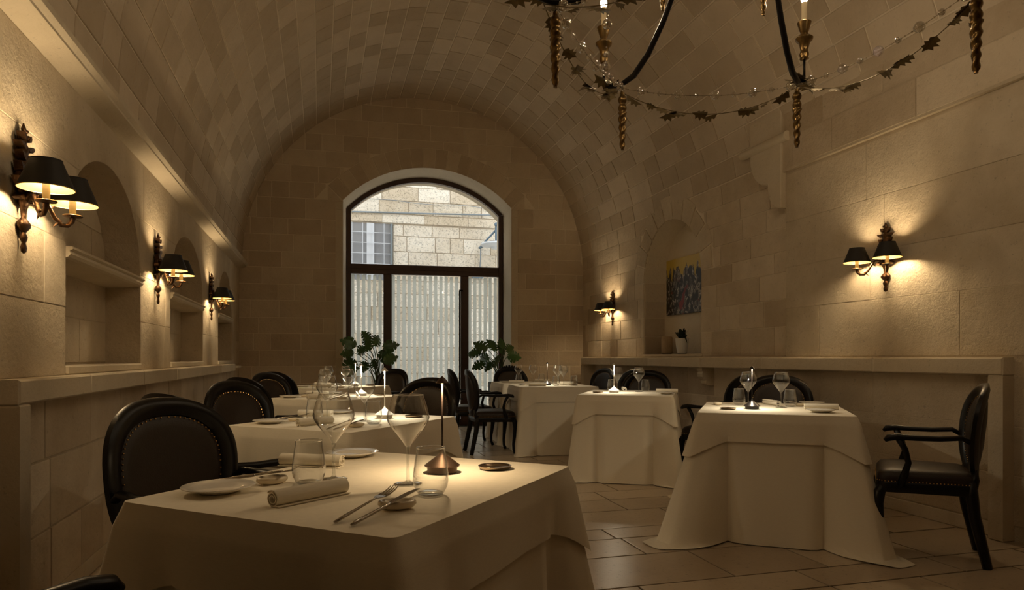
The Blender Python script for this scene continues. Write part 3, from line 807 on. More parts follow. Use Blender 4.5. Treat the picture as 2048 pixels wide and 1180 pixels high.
# ------------------------------------------------------------------ wall sconces
def rosette(mb, c, r, n, th=0.012, tilt=0.0):
    for k in range(n):
        a = 2*PI*k/n
        mb.ball((c[0]+r*math.cos(a), c[1], c[2]+r*math.sin(a)), th, 8, 5)
def build_sconce():
    root = empty('wall_sconce')
    pl = MB()
    # backplate: lathe-like body flattened against the wall, with leaf tips
    body = [(0.003, -0.255), (0.016, -0.248), (0.020, -0.232), (0.012, -0.214), (0.020, -0.203), (0.024, -0.190), (0.013, -0.175), (0.040, -0.152), (0.042, -0.140), (0.016, -0.118),
            (0.020, -0.085), (0.034, -0.06), (0.030, -0.035), (0.050, -0.005), (0.056, 0.03), (0.046, 0.065), (0.030, 0.095), (0.026, 0.125), (0.034, 0.150), (0.018, 0.17),
            (0.022, 0.19), (0.012, 0.212), (0.016, 0.224), (0.003, 0.247)]
    pl.lathe(body, 14, (0, 0.022, 0), sy=0.5)
    pl.build('backplate', 'sconce_bronze', root, 50)
    lf = MB()
    rg = random.Random(4)
    def leaf(x, z, ang, ln, w):
        ca, sa = math.cos(ang), math.sin(ang); pts = []
        prof = [(0, 0), (0.3, 1.0), (0.65, 0.7), (1, 0)]
        up_, dn = [], []
        for t, k in prof:
            up_.append((t*ln, k*w)); dn.append((t*ln, -k*w))
        ring = up_ + list(reversed(dn[1:-1]))
        front = []; back = []
        for (a, b) in ring:
            X = x + a*ca - b*sa; Z = z + a*sa + b*ca
            front.append((X, 0.038 + 0.25*a*(1-a/ln), Z)); back.append((X, 0.010, Z))
        q = len(ring)
        lf.add(front+back, [tuple(range(q))] + [(i, q+i, q+(i+1) % q, (i+1) % q) for i in range(q)])
    for sgn in (-1, 1):
        for (x, z, a, ln, w) in ((0.012, 0.145, 20, 0.058, 0.011), (0.016, 0.10, 40, 0.05, 0.012), (0.03, 0.05, 50, 0.05, 0.014), (0.035, 0.01, 20, 0.05, 0.013), (0.03, -0.04, -15, 0.045, 0.012), (0.012, 0.175, 55, 0.04, 0.009), (0.012, 0.125, -25, 0.035, 0.009)):
            aa = R(a) if sgn > 0 else PI - R(a)
            leaf(sgn*x, z, aa, ln, w)
        lf.ball((sgn*0.020, 0.030, 0.195), 0.011, 8, 5).ball((sgn*0.013, 0.028, 0.218), 0.008, 8, 5)
        for k in range(5): lf.ball((sgn*rg.uniform(0.02, 0.05), 0.045, rg.uniform(-0.03, 0.06)), 0.009, 7, 5)
    lf.build('leaf_ornament', 'sconce_bronze', root, 50)
    for sgn in (-1, 1):
        tip = Vector((sgn*0.14, 0.145, 0))
        d = Vector((sgn*0.14, 0.115, 0)); 
        def P(t, z): return (0.0 + d.x*t, 0.03 + d.y*t, z)
        pts = [P(0.02, -0.055), P(0.10, -0.035), P(0.22, -0.022), P(0.36, -0.028), P(0.48, -0.060), P(0.60, -0.098), P(0.74, -0.122), P(0.88, -0.120), P(0.98, -0.102), P(1.0, -0.084)]
        arm = MB().tube(pts, [0.010, 0.010, 0.009, 0.008, 0.008, 0.0085, 0.009, 0.009, 0.010, 0.012], 8)
        am = arm.build('arm', 'sconce_bronze', root, 60)
        for (t, z, dx, dz) in ((0.20, -0.014, -0.01, 0.014), (0.42, -0.052, -0.012, -0.014), (0.52, -0.062, 0.01, 0.018), (0.66, -0.116, -0.006, -0.018), (0.74, -0.110, 0.0, 0.016)):
            p = Vector(P(t, z)); e = p + Vector((d.x*0.10*(1 if dx > 0 else -1), d.y*0.1*(1 if dx > 0 else -1), dz))
            MB().tube([p, p.lerp(e, 0.5), e], [0.006, 0.004, 0.0008], 6).build('thorn', 'sconce_bronze', am)
        c = (tip.x, tip.y, 0)
        MB().lathe([(0.006, -0.088), (0.012, -0.084), (0.034, -0.080), (0.037, -0.076), (0.034, -0.073), (0.012, -0.075)], 16, c).build('drip_pan', 'sconce_bronze', root, 40)
        MB().lathe([(0.0125, -0.076), (0.0125, -0.013)], 14, c).build('candle_sleeve', 'candle_sleeve', root, 40)
        bl = MB().lathe([(0.009, -0.013), (0.0135, -0.006), (0.0165, 0.010), (0.0160, 0.026), (0.008, 0.046), (0.001, 0.054)], 12, c)
        bl.build('bulb', 'bulb_glow', root, True)
        sh = MB().lathe([(0.0925, -0.030), (0.0515, 0.075)], 32, c, False, False).build('lamp_shade', 'shade_black', root, True)
        MB().lathe([(0.0910, -0.030), (0.0500, 0.075)], 32, c, False, False).build('shade_lining', 'shade_gold', sh, True)
        MB().lathe([(0.0905, -0.0315), (0.0935, -0.0315), (0.0935, -0.028), (0.0905, -0.028), (0.0905, -0.0315)], 32, c, False, False).build('shade_rim', 'shade_gold', sh)
        MB().lathe([(0.0505, 0.074), (0.0530, 0.074), (0.0530, 0.0768), (0.0505, 0.0768), (0.0505, 0.074)], 32, c, False, False).build('shade_rim', 'shade_black', sh)
    return root
sc0 = build_sconce(); skm = tree(sc0)
SC = [((XRN, 4.00, 1.82), PI/2, 'two-armed bronze sconce with black shades beside the stone step and corbel'),
      ((XR, 8.98, 1.80), PI/2, 'two-armed bronze sconce with black shades between the arched painting niche and the door wall'),
      ((XL, 3.03, 1.745), -PI/2, 'two-armed bronze sconce with black shades before the first shelf niche, over the high-backed chair'),
      ((XL, 5.29, 1.72), -PI/2, 'two-armed bronze sconce with black shades on the pier between the first and second shelf niches'),
      ((XL, 7.74, 1.735), -PI/2, 'two-armed bronze sconce with black shades on the pier next to the vented niche')]
for i, (loc, rz, lab) in enumerate(SC):
    o = sc0 if i == 0 else copy_tree(sc0, skm)
    o.location = loc; o.rotation_euler = (0, 0, rz); tag(o, lab, 'wall sconce', 'bronze wall sconces')

# ------------------------------------------------------------------ chandelier
CH_R, CH_D = 0.92, 2.65
def cw(r, d): return (r*CA + d*SA, -r*SA + d*CA)
chx, chy = cw(CH_R, CH_D)
ch = empty('chandelier', (chx, chy, 0), -YAW, 'iron chandelier with gilded candle cups, twisted drops, vine leaves and glass beads', 'chandelier')
def pol(a, s, z): return (s*math.cos(R(a)), s*math.sin(R(a)), z)
ANG = [120, 54, -18, 188, 262]
def twisted(mb, c, ln, r=0.020):
    n = 46; seg = 14; vs = []
    for i in range(n+1):
        t = i/n; z = -t*ln
        if t < 0.06: rr = r*0.45
        elif t < 0.34: rr = r*(0.62 + 0.38*abs(math.sin((t-0.06)/0.28*PI*2)))
        else: rr = r*(0.92 - 0.42*(t-0.34)/0.66)
        tw = 0.20 if t >= 0.34 else 0.0
        if t > 0.97: rr *= 0.75
        for k in range(seg):
            a = 2*PI*k/seg
            q = rr*(1 + tw*math.sin(2*a + t*ln*78*2*0.5*2))
            vs.append((c[0]+q*math.cos(a), c[1]+q*math.sin(a), c[2]+z))
    fs = [(i*seg+k, (i+1)*seg+k, (i+1)*seg+(k+1) % seg, i*seg+(k+1) % seg) for i in range(n) for k in range(seg)]
    fs += [tuple(range(seg)), tuple(reversed(range(n*seg, (n+1)*seg)))]
    mb.add(vs, fs); return mb
for a in ANG:
    pts = [pol(a, s, z) for s, z in ((0.03, 3.30), (0.16, 3.12), (0.28, 2.92), (0.38, 2.74), (0.48, 2.60), (0.58, 2.495), (0.68, 2.432), (0.78, 2.42), (0.87, 2.445), (0.91, 2.49))]
    MB().tube(pts, [0.010, 0.010, 0.010, 0.011, 0.013, 0.014, 0.0145, 0.013, 0.010, 0.008], 10).build('arm', 'black_iron', ch, True)
    c = pol(a, 0.912, 2.49)
    MB().tube([c, (c[0], c[1], 2.575)], 0.006, 8).build('candle_stem', 'black_iron', ch, True)
    MB().lathe([(0.012, 0.0), (0.022, 0.005), (0.019, 0.014), (0.023, 0.024), (0.022, 0.034), (0.017, 0.045), (0.021, 0.062), (0.027, 0.085), (0.040, 0.098), (0.042, 0.108), (0.030, 0.118), (0.016, 0.130), (0.022, 0.145), (0.030, 0.172), (0.034, 0.186), (0.030, 0.190), (0.018, 0.186)], 20, (c[0], c[1], 2.572)).build('candle_cup', 'gilded_wood', ch, 50)
    MB().lathe([(0.0135, 2.755), (0.0135, 2.858)], 14, (c[0], c[1], 0)).build('candle', 'candle_wax', ch, 40)
    MB().lathe([(0.008, 2.858), (0.014, 2.866), (0.017, 2.882), (0.014, 2.898), (0.006, 2.916), (0.001, 2.924)], 12, (c[0], c[1], 0)).build('bulb', 'chandelier_glow', ch, True)
    hk = pol(a, 0.765, 2.408)
    MB().tube([hk, (hk[0], hk[1], 2.375)], 0.0025, 6).build('hook', 'black_iron', ch)
    twisted(MB(), (hk[0], hk[1], 2.38), 0.280, 0.0215).build('twisted_drop', 'gilded_wood', ch, 60)
    h2 = pol(a+8, 0.42, 2.86)
    twisted(MB(), h2, 0.25, 0.018).build('twisted_drop', 'gilded_wood', ch, 60)
# inner ring that carries the upper drops, hub, hanging rod
MB().tube([pol(k*15, 0.42, 2.868) for k in range(25)], 0.008, 6, caps=False).build('ring', 'black_iron', ch, True)
MB().lathe([(0.02, 3.20), (0.06, 3.24), (0.05, 3.30), (0.025, 3.36), (0.05, 3.42), (0.02, 3.52)], 18).build('hub', 'gilded_wood', ch, True)
MB().tube([(0, 0, 3.5), (0, 0, 5.0)], 0.008, 8).build('hanging_rod', 'black_iron', ch)
def vine_leaf(mb, c, nrm, dirv, size, rg):
    """lobed metal leaf as a folded fan of points"""
    dirv = Vector(dirv).normalized(); nrm = Vector(nrm); nrm = (nrm - dirv*nrm.dot(dirv)).normalized(); sd = dirv.cross(nrm)
    out = [(0, 0.0), (0.10, 0.32), (0.30, 0.22), (0.34, 0.46), (0.52, 0.24), (0.66, 0.36), (0.74, 0.14), (1.0, 0.0)]
    k0 = len(mb.v); c = Vector(c)
    pts = [c + dirv*(a*size) + sd*(b*size) - nrm*(abs(b)*0.35*size) for a, b in out] + [c + dirv*(a*size) - sd*(b*size) - nrm*(abs(b)*0.35*size) for a, b in reversed(out[1:-1])]
    mid = c + dirv*0.45*size + nrm*0.02*size
    q = len(pts)
    mb.add([mid]+pts, [(0, 1+i, 1+(i+1) % q) for i in range(q)])
rg = random.Random(12)
pairs = [(188, 120), (120, 54), (54, -18), (-18, -98), (262, 188)]
for (a0, a1) in pairs:
    p0 = Vector(pol(a0, 0.81, 2.41)); p1 = Vector(pol(a1, 0.81, 2.41))
    wire = swag(p0, p1, 0.13, 18)
    MB().tube(wire, 0.0022, 5).build('vine_stem', 'leaf_metal', ch)
    for k in [1, 3, 4, 6, 7, 9, 10, 12, 14, 15, 17]:
        lf = MB()
        dv = (wire[k+1]-wire[k]).normalized() * (1 if rg.random() < 0.5 else -1)
        dv = dv + Vector((rg.uniform(-.4, .4), rg.uniform(-.4, .4), rg.uniform(-.35, .2)))
        vine_leaf(lf, wire[k], (rg.uniform(-.5, .5), rg.uniform(-.5, .5), 1), dv, rg.uniform(0.055, 0.10), rg)
        lf.build('vine_leaf', 'leaf_metal', ch)
    bead = swag(Vector(pol(a0, 0.76, 2.40)), Vector(pol(a1, 0.76, 2.40)), 0.045, 28)
    MB().tube(bead, 0.0011, 4).build('bead_wire', 'leaf_metal', ch)
    for k in range(1, 28):
        r = 0.022 if k % 6 == 3 else (0.013 if k % 3 == 0 else 0.004)
        MB().ball(bead[k], r, 10 if r > .005 else 6, 6 if r > .005 else 4).build('glass_bead', 'crystal', ch, r > .005)
# clusters of leaves at the foot of each candle, and bead strings rising to the hub
for a in ANG:
    for k in range(9):
        lf = MB(); dv = Vector((rg.uniform(-1, 1), rg.uniform(-1, 1), rg.uniform(-.25, .5)))
        vine_leaf(lf, pol(a, 0.86, 2.445), (0, 0, 1), dv, rg.uniform(0.06, 0.11), rg); lf.build('vine_leaf', 'leaf_metal', ch)
for a in (120, 188):
    st_ = swag(Vector(pol(a, 0.90, 2.50)), Vector(pol(a+(36 if a == 120 else -36), 0.55, 2.95)), 0.05, 18)
    MB().tube(st_, 0.001, 4).build('bead_wire', 'leaf_metal', ch)
    for k in range(1, 18):
        r = 0.024 if k % 6 == 2 else (0.013 if k % 4 == 0 else 0.004)
        MB().ball(st_[k], r, 10, 6).build('glass_bead', 'crystal', ch, True)

# ------------------------------------------------------------------ tables: cloths
def cloth_off(e, dz, flare, fold):
    """outward push of the hanging cloth: e = distance to the nearest corner, dz = drop below the table edge"""
    k = max(0.0, 1 - e/fold)
    cone = (k**0.85) * flare * (dz/0.75)**1.05
    crease = -0.040*math.exp(-((e-fold*1.02)/0.030)**2)*min(1, dz/0.3)**1.3
    return 0.012*min(1, dz/0.05) + 0.030*(dz/0.75) + cone + crease
def cloth(name, w, l, drop, ztop, flare, fold, extra, seed, mat, lift=0.0, corner_long=0.5):
    rg = random.Random(seed)
    hw, hl, rc = w/2, l/2, 0.018
    per = []           # (point, normal, e)
    cs = [(hw-rc, hl-rc, 0), (-hw+rc, hl-rc, 90), (-hw+rc, -hl+rc, 180), (hw-rc, -hl+rc, 270)]
    NE = 26
    for i, (cx, cy, a0) in enumerate(cs):
        for k in range(7):
            a = R(a0 + 90*k/6); per.append((cx+rc*math.cos(a), cy+rc*math.sin(a), math.cos(a), math.sin(a), 0.0))
        nx, ny, _ = cs[(i+1) % 4]
        a = R(a0+90); sx, sy = cx+rc*math.cos(a), cy+rc*math.sin(a); ex, ey = nx+rc*math.cos(a), ny+rc*math.sin(a)
        ln = math.hypot(ex-sx, ey-sy)
        for k in range(1, NE):
            t = 0.5 - 0.5*math.cos(PI*k/NE); t = 0.5*t + 0.5*k/NE
            d = t*ln; per.append((sx+(ex-sx)*t, sy+(ey-sy)*t, math.cos(a), math.sin(a), min(d, ln-d)))
    n = len(per)
    ph = [rg.uniform(0, 6.28) for _ in range(6)]
    cjit = [rg.uniform(0.85, 1.15) for _ in range(4)]
    if seed == 107: cjit[3] = 0.8          # the corner held back by the chair leg
    rows_ = 20; vs = []; fs = []
    for j in range(rows_+1):
        t = j/rows_
        for i, (x, y, nx, ny, e) in enumerate(per):
            cj = cjit[int(((math.atan2(y*w, x*l)) % (2*PI))/(PI/2)) % 4]
            Lc = drop*(1 + corner_long*max(0, 1-e/(fold*1.15))**1.6) + extra
            dl = Lc*t
            # nearest-corner diagonal blends into the normal inside the fold
            dx, dy = (1 if x > 0 else -1), (1 if y > 0 else -1)
            k = max(0.0, 1-e/fold)
            vx, vy = nx*(1-0.75*k)+dx*0.707*0.75*k, ny*(1-0.75*k)+dy*0.707*0.75*k
            m_ = math.hypot(vx, vy); vx /= m_; vy /= m_
            floor_d = ztop - 0.004
            dz = min(dl, floor_d)
            off = cloth_off(e, dz, flare*cj, fold) + lift
            s = i/n*2*PI
            wv = (0.006*math.sin(9*s+ph[0]) + 0.005*math.sin(17*s+ph[1]) + 0.004*math.sin(5*s+ph[2])) * min(1, dz/0.5) * (1-k*0.6)
            off += wv
            if dl > floor_d: off += (dl-floor_d)*0.75
            z = ztop - dz + (0.004*math.sin(13*s+ph[3]) if dl > floor_d + .01 else 0)
            zr = 0.012*(1-math.exp(-dl/0.012)) - dl if False else 0
            vs.append((x+vx*off, y+vy*off, max(z, 0.003)))
        if j:
            for i in range(n):
                i2 = (i+1) % n
                fs.append(((j-1)*n+i, j*n+i, j*n+i2, (j-1)*n+i2))
    k0 = len(vs)
    # top sheet
    G = 6
    fs.append(tuple(range(n)))
    m = MB(); m.add(vs, fs)
    return m.mesh(name, mat, 45)
ZT = 0.760
TABLES = {
 1: dict(c=(0.1455, 1.844), yaw=41, w=0.735, l=0.895, ph='the bronze-lamp table'),
 2: dict(c=(0.1455, 3.655), yaw=41, w=0.735, l=0.895, ph='the white-lamp table beside the bronze-lamp one'),
 3: dict(c=(0.150, 5.90), yaw=41, w=0.735, l=0.895, ph='the middle niche-wall table'),
 4: dict(c=(0.20, 7.95), yaw=41, w=0.735, l=0.895, ph='the niche-wall table by the plant'),
 5: dict(c=(2.62, 7.56), yaw=5, w=0.86, l=0.80, ph='the slim dark-lamp table'),
 51: dict(c=(2.66, 8.57), yaw=4, w=0.86, l=0.80, ph='the carved-chair table'),
 6: dict(c=(2.79, 5.83), yaw=31, w=0.80, l=1.00, ph='the white-lamp table below the painting'),
 7: dict(c=(2.83, 3.80), yaw=35, w=0.84, l=1.02, ph='the black-lamp table'),
}
def tw(t, v, u):            # table frame: v to the right of the long axis, u along the long axis
    T = TABLES[t]; a = R(T['yaw'])
    return (T['c'][0] + v*math.cos(a) + u*math.sin(a), T['c'][1] - v*math.sin(a) + u*math.cos(a))
def tl(t, x, y):
    T = TABLES[t]; a = R(T['yaw']); dx, dy = x-T['c'][0], y-T['c'][1]
    return (dx*math.cos(a) - dy*math.sin(a), dx*math.sin(a) + dy*math.cos(a))
for t, T in TABLES.items():
    fl_ = {1: 0.16, 7: 0.23, 6: 0.09, 5: 0.06, 51: 0.06}.get(t, 0.09)
    me = cloth('under_cloth', T['w'], T['l'], ZT-0.008, ZT-0.004, fl_, 0.135, 0.0, 100+t, 'linen', 0.0, 0.16 if t == 7 else 0.06)
    tag(obj('tablecloth', me, None, (*T['c'], 0), (0, 0, -R(T['yaw']))), 'floor-length ivory under-cloth of '+T['ph'], 'tablecloth', 'floor-length under-cloths')
    me = cloth('over_cloth', T['w']+0.006, T['l']+0.006, 0.165, ZT, fl_*1.05, 0.135, 0.0, 100+t, 'linen_top', 0.010, 0.55)
    tag(obj('table_topper', me, None, (*T['c'], 0), (0, 0, -R(T['yaw']))), 'short ivory over-cloth on '+T['ph'], 'tablecloth', 'short over-cloths')

# ------------------------------------------------------------------ tableware prototypes
SET = 'table setting pieces'
def proto(name, parts):
    r = empty(name)
    for nm, mb, mat, sm in parts: mb.build(nm, mat, r, sm)
    return r, tree(r)
wg = proto('wine_glass', [
    ('bowl', MB().lathe([(0.0045, 0.094), (0.008, 0.101), (0.017, 0.114), (0.031, 0.132), (0.044, 0.148), (0.0530, 0.163), (0.0556, 0.173), (0.0535, 0.186), (0.048, 0.206), (0.0395, 0.232)], 36, cap0=False, cap1=False), 'drinking_glass', True),
    ('rim', MB().lathe([(0.0390, 0.2312), (0.0403, 0.2312), (0.0403, 0.2328), (0.0390, 0.2328), (0.0390, 0.2312)], 36, cap0=False, cap1=False), 'rim_glass', True),
    ('stem', MB().lathe([(0.007, 0.006), (0.0042, 0.014), (0.0036, 0.05), (0.0040, 0.085), (0.0060, 0.097)], 14), 'solid_glass', True),
    ('foot', MB().lathe([(0.001, 0.0012), (0.0365, 0.0006), (0.0372, 0.0018), (0.030, 0.0030), (0.012, 0.0050), (0.006, 0.0075)], 32, cap1=False), 'drinking_glass', True)])
tb = proto('tumbler', [
    ('wall', MB().lathe([(0.030, 0.003), (0.0345, 0.009), (0.0405, 0.022), (0.0428, 0.036), (0.0422, 0.050), (0.039, 0.075), (0.0335, 0.113)], 36, cap0=False, cap1=False), 'drinking_glass', True),
    ('rim', MB().lathe([(0.0328, 0.1120), (0.0344, 0.1120), (0.0344, 0.1140), (0.0328, 0.1140), (0.0328, 0.1120)], 36, cap0=False, cap1=False), 'rim_glass', True),
    ('base', MB().lathe([(0.026, 0.0006), (0.030, 0.003), (0.0285, 0.008), (0.018, 0.010), (0.001, 0.0105)], 28), 'solid_glass', True)])
plt_ = proto('plate', [
    ('dish', MB().lathe([(0.042, 0.0006), (0.046, 0.003), (0.060, 0.008), (0.084, 0.0155), (0.0855, 0.0170), (0.0845, 0.0182), (0.060, 0.0115), (0.045, 0.0068), (0.038, 0.0058), (0.001, 0.0056)], 44, cap1=False), 'porcelain', True)])
cst = proto('coaster', [
    ('dish', MB().lathe([(0.040, 0.0006), (0.046, 0.003), (0.0485, 0.0095), (0.0495, 0.0105), (0.0480, 0.0112), (0.044, 0.006), (0.001, 0.0045)], 40, cap1=False), 'coaster_metal', True)])
def napkin():
    m = MB(); prof = []; turns = 2.4; n = 64
    for i in range(n+1):
        t = i/n; a = 2*PI*turns*t; r = 0.0075 + 0.0145*t
        prof.append((r*math.cos(a)*1.05, r*math.sin(a)*0.92))
    # tail lying flat
    a_end = 2*PI*turns; 
    lo = min(p[1] for p in prof)
    th = 0.0022; vs = []; fs = []
    outer = prof; inner = []
    for i, p in enumerate(prof):
        r = math.hypot(*p); k = (r-th)/r; inner.append((p[0]*k, p[1]*k))
    q = n+1
    for yy in (-0.10, -0.05, 0.0, 0.05, 0.10):
        for p in outer: vs.append((p[0], yy, p[1]-lo+0.0008))
        for p in inner: vs.append((p[0], yy, p[1]-lo+0.0008))
    for j in range(4):
        b0, b1 = j*2*q, (j+1)*2*q
        for i in range(n):
            fs.append((b0+i, b0+i+1, b1+i+1, b1+i)); fs.append((b0+q+i, b1+q+i, b1+q+i+1, b0+q+i+1))
        fs.append((b0+n, b0+q+n, b1+q+n, b1+n)); 
    for b in (0, 4*2*q):
        for i in range(n): fs.append((b+i, b+q+i, b+q+i+1, b+i+1))
    m.add(vs, fs); return m
fm = MB(); fm.add([(-0.005, -0.1, 0.0006), (0.024, -0.1, 0.0006), (0.026, -0.1, 0.0035), (-0.005, -0.1, 0.0035), (-0.005, 0.1, 0.0006), (0.024, 0.1, 0.0006), (0.026, 0.1, 0.0035), (-0.005, 0.1, 0.0035)], [(0,1,2,3),(7,6,5,4),(0,4,5,1),(1,5,6,2),(2,6,7,3)])
nap = proto('napkin', [('roll', napkin(), 'napkin_linen', 50), ('flap', fm, 'napkin_linen', None)])
def pebble():
    m = MB(); seg = 32
    prof = [(0.55, 0.0006), (0.85, 0.004), (1.0, 0.011), (0.97, 0.017), (0.86, 0.0195), (0.72, 0.0165), (0.4, 0.0125), (0.02, 0.012)]
    return m.lathe(prof, seg, sx=0.042, sy=0.029, cap1=False)
reb = proto('cutlery_rest', [('dish', pebble(), 'cream_ceramic', True)])
def sheet(poly, thick, zf):
    m = MB(); q = len(poly)
    m.add([(x, y, zf(y)) for x, y in poly] + [(x, y, zf(y)+thick) for x, y in poly], [tuple(reversed(range(q))), tuple(range(q, 2*q))] + [(i, (i+1) % q, q+(i+1) % q, q+i) for i in range(q)])
    return m
def fork_parts():
    hz = lambda y: 0.0
    hand = MB().tube([(0, 0.0, 0.004), (0, 0.03, 0.0045), (0, 0.08, 0.0045), (0, 0.125, 0.0045), (0, 0.135, 0.0045)], [0.0042, 0.0048, 0.0036, 0.0026, 0.0028], 8, flat=0.7)
    zf = lambda y: 0.0045 + 0.006*math.sin(max(0, min(1, (y-0.125)/0.075))*PI*0.9) * -1 + 0.004
    neck = sheet([(-0.0028, 0.130), (-0.011, 0.146), (-0.0118, 0.160), (0.0118, 0.160), (0.011, 0.146), (0.0028, 0.130)], 0.0016, lambda y: 0.004 - 0.003*(y-0.13)/0.03)
    tn = MB()
    for k in range(4):
        x = -0.0098 + k*0.00653
        tn.tube([(x, 0.158, 0.0018), (x, 0.175, 0.0012), (x, 0.192, 0.003), (x*0.97, 0.206, 0.0075)], [0.0019, 0.0018, 0.0016, 0.0008], 6)
    return [('handle', hand, 'steel', True), ('neck', neck, 'steel', None), ('tine', tn, 'steel', True)]
fk = proto('fork', fork_parts())
kn = proto('knife', [
    ('handle', MB().tube([(0, 0.0, 0.0045), (0, 0.01, 0.005), (0, 0.06, 0.005), (0, 0.12, 0.005), (0, 0.128, 0.005)], [0.003, 0.0055, 0.0050, 0.0042, 0.0032], 8, flat=0.75), 'steel', True),
    ('blade', sheet([(-0.003, 0.127), (-0.008, 0.135), (-0.0095, 0.16), (-0.0085, 0.20), (-0.002, 0.228), (0.005, 0.232), (0.0055, 0.20), (0.0050, 0.15), (0.003, 0.127)], 0.0015, lambda y: 0.0045), 'steel', None)])
def lamp_proto(mat, led):
    return proto('table_lamp', [
        ('base', MB().lathe([(0.043, 0.0006), (0.043, 0.017), (0.050, 0.0185), (0.051, 0.021), (0.030, 0.037), (0.012, 0.050), (0.005, 0.058), (0.0034, 0.066)], 36), mat, 40),
        ('stem', MB().lathe([(0.0032, 0.064), (0.0026, 0.15), (0.0026, 0.256)], 12), 'lamp_stem_dark' if mat != 'lamp_white' else mat, True),
        ('head', MB().lathe([(0.0185, 0.2560), (0.0190, 0.2572), (0.010, 0.268), (0.0006, 0.2765)], 24, cap0=False).lathe([(0.0170, 0.2575), (0.0185, 0.2560)], 24, cap0=False, cap1=False), mat, 40),
        ('led_disc', MB().lathe([(0.0060, 0.2562), (0.0125, 0.2562)], 18, cap0=False, cap1=False), led, None)])
lampb = lamp_proto('lamp_bronze', 'led_warm'); lampw = lamp_proto('lamp_white', 'led_white'); lampk = lamp_proto('lamp_black', 'led_white')
used = set()
def put(pr, x, y, rz, label, cat, group, z=ZT+0.0004, tilt=0.0):
    r, km = pr
    if r.name in used: o = copy_tree(r, km)
    else: used.add(r.name); o = r
    o.location = (x, y, z); o.rotation_euler = (tilt, 0, rz)
    return tag(o, label, cat, group)
def setting(t, full=True, lamp=None, lname='', off=(0, 0), second=True):
    ph = TABLES[t]['ph']
    dx, dy = TABLES[t]['c'][0]-TABLES[1]['c'][0], TABLES[t]['c'][1]-TABLES[1]['c'][1]
    def q(x, y): return (x+dx+off[0], y+dy+off[1])
    put(lamp, *q(0.338, 1.935), 0.3, lname, 'lamp', 'cordless table lamps')
    put(cst, *q(0.498, 1.951), 0, 'round metal dish on '+ph, 'dish', 'metal dishes')
    put(wg, *q(0.036, 1.905), 0, 'stemmed wine glass away from the lamp on '+ph, 'wine glass', 'wine glasses')
    put(wg, *q(0.221, 1.781), 0, 'stemmed wine glass nearer the lamp on '+ph, 'wine glass', 'wine glasses')
    put(tb, *q(-0.028, 1.851), 0, 'stemless tumbler between the two rolled napkins on '+ph, 'tumbler', 'tumblers')
    put(tb, *q(0.256, 1.625), 0, 'stemless tumbler close to the knife tip on '+ph, 'tumbler', 'tumblers')
    put(plt_, *q(-0.239, 1.795), 0, 'white side plate at the chair-side corner of '+ph, 'plate', 'side plates')
    put(plt_, *q(0.104, 2.322), 0, 'white side plate at the far corner of '+ph, 'plate', 'side plates')
    a = math.atan2(0.165, 0.127)
    put(nap, *q(-0.023, 1.648), -R(52), 'rolled ivory napkin in front of the tumbler on '+ph, 'napkin', 'rolled napkins')
    put(nap, *q(-0.024, 2.15), -R(118), 'rolled ivory napkin behind the tumbler on '+ph, 'napkin', 'rolled napkins')
    put(reb, *q(0.162, 1.495), -R(5), 'cream pebble rest carrying the knife on '+ph, 'cutlery rest', 'cutlery rests')
    put(reb, *q(-0.120, 1.880), R(30), 'cream pebble rest near the chair-side plate on '+ph, 'cutlery rest', 'cutlery rests')
    put(fk, *q(0.029, 1.392), -R(41), 'steel fork leaning on the knife rest on '+ph, 'fork', 'forks', ZT+0.0002, R(9.5))
    put(kn, *q(0.059, 1.359), -R(42), 'steel knife leaning on the pebble rest on '+ph, 'knife', 'knives', ZT+0.0002, R(7.5))
    put(fk, *q(-0.245, 1.965), -R(112), 'steel fork leaning on the chair-side rest on '+ph, 'fork', 'forks', ZT+0.0002, R(9.0))
    put(kn, *q(-0.285, 1.925), -R(106), 'steel knife leaning on the chair-side rest on '+ph, 'knife', 'knives', ZT+0.0002, R(7.5))
setting(1, lamp=lampb, lname='bronze cone-base cordless lamp with a thin stem')
setting(2, lamp=lampw, lname='white cone-base cordless lamp on '+TABLES[2]['ph'])
setting(3, lamp=lampw, lname='white cone-base cordless lamp on '+TABLES[3]['ph'])
setting(4, lamp=lampw, lname='white cone-base cordless lamp on '+TABLES[4]['ph'])
def P_(name): pass
ph = TABLES[7]['ph']
put(lampk, 2.664, 3.775, 0, 'black cone-base cordless lamp with a thin stem', 'lamp', 'cordless table lamps')
put(cst, 2.50, 3.79, 0, 'round metal dish on '+ph, 'dish', 'metal dishes')
put(wg, 2.80, 4.01, 0, 'stemmed wine glass behind the lamp on '+ph, 'wine glass', 'wine glasses')
put(wg, 2.935, 3.845, 0, 'stemmed wine glass next to the rolled napkin on '+ph, 'wine glass', 'wine glasses')
put(tb, 2.80, 4.115, 0, 'stemless tumbler beside the lamp on '+ph, 'tumbler', 'tumblers')
put(tb, 3.04, 3.89, 0, 'stemless tumbler beside the rolled napkin on '+ph, 'tumbler', 'tumblers')
put(plt_, 2.90, 3.43, 0, 'white side plate at the table edge on '+ph, 'plate', 'side plates')
put(plt_, 3.33, 4.03, 0, 'white side plate in front of the wall-side chair on '+ph, 'plate', 'side plates')
put(nap, 3.06, 3.62, -R(118), 'rolled ivory napkin lying by the edge plate on '+ph, 'napkin', 'rolled napkins')
put(nap, 3.02, 4.06, -R(10), 'rolled ivory napkin seen end-on behind the glasses on '+ph, 'napkin', 'rolled napkins')
put(reb, 3.13, 3.90, R(20), 'cream pebble rest beside the tumbler on '+ph, 'cutlery rest', 'cutlery rests')
put(reb, 2.66, 4.16, R(50), 'cream pebble rest behind the lamp on '+ph, 'cutlery rest', 'cutlery rests')
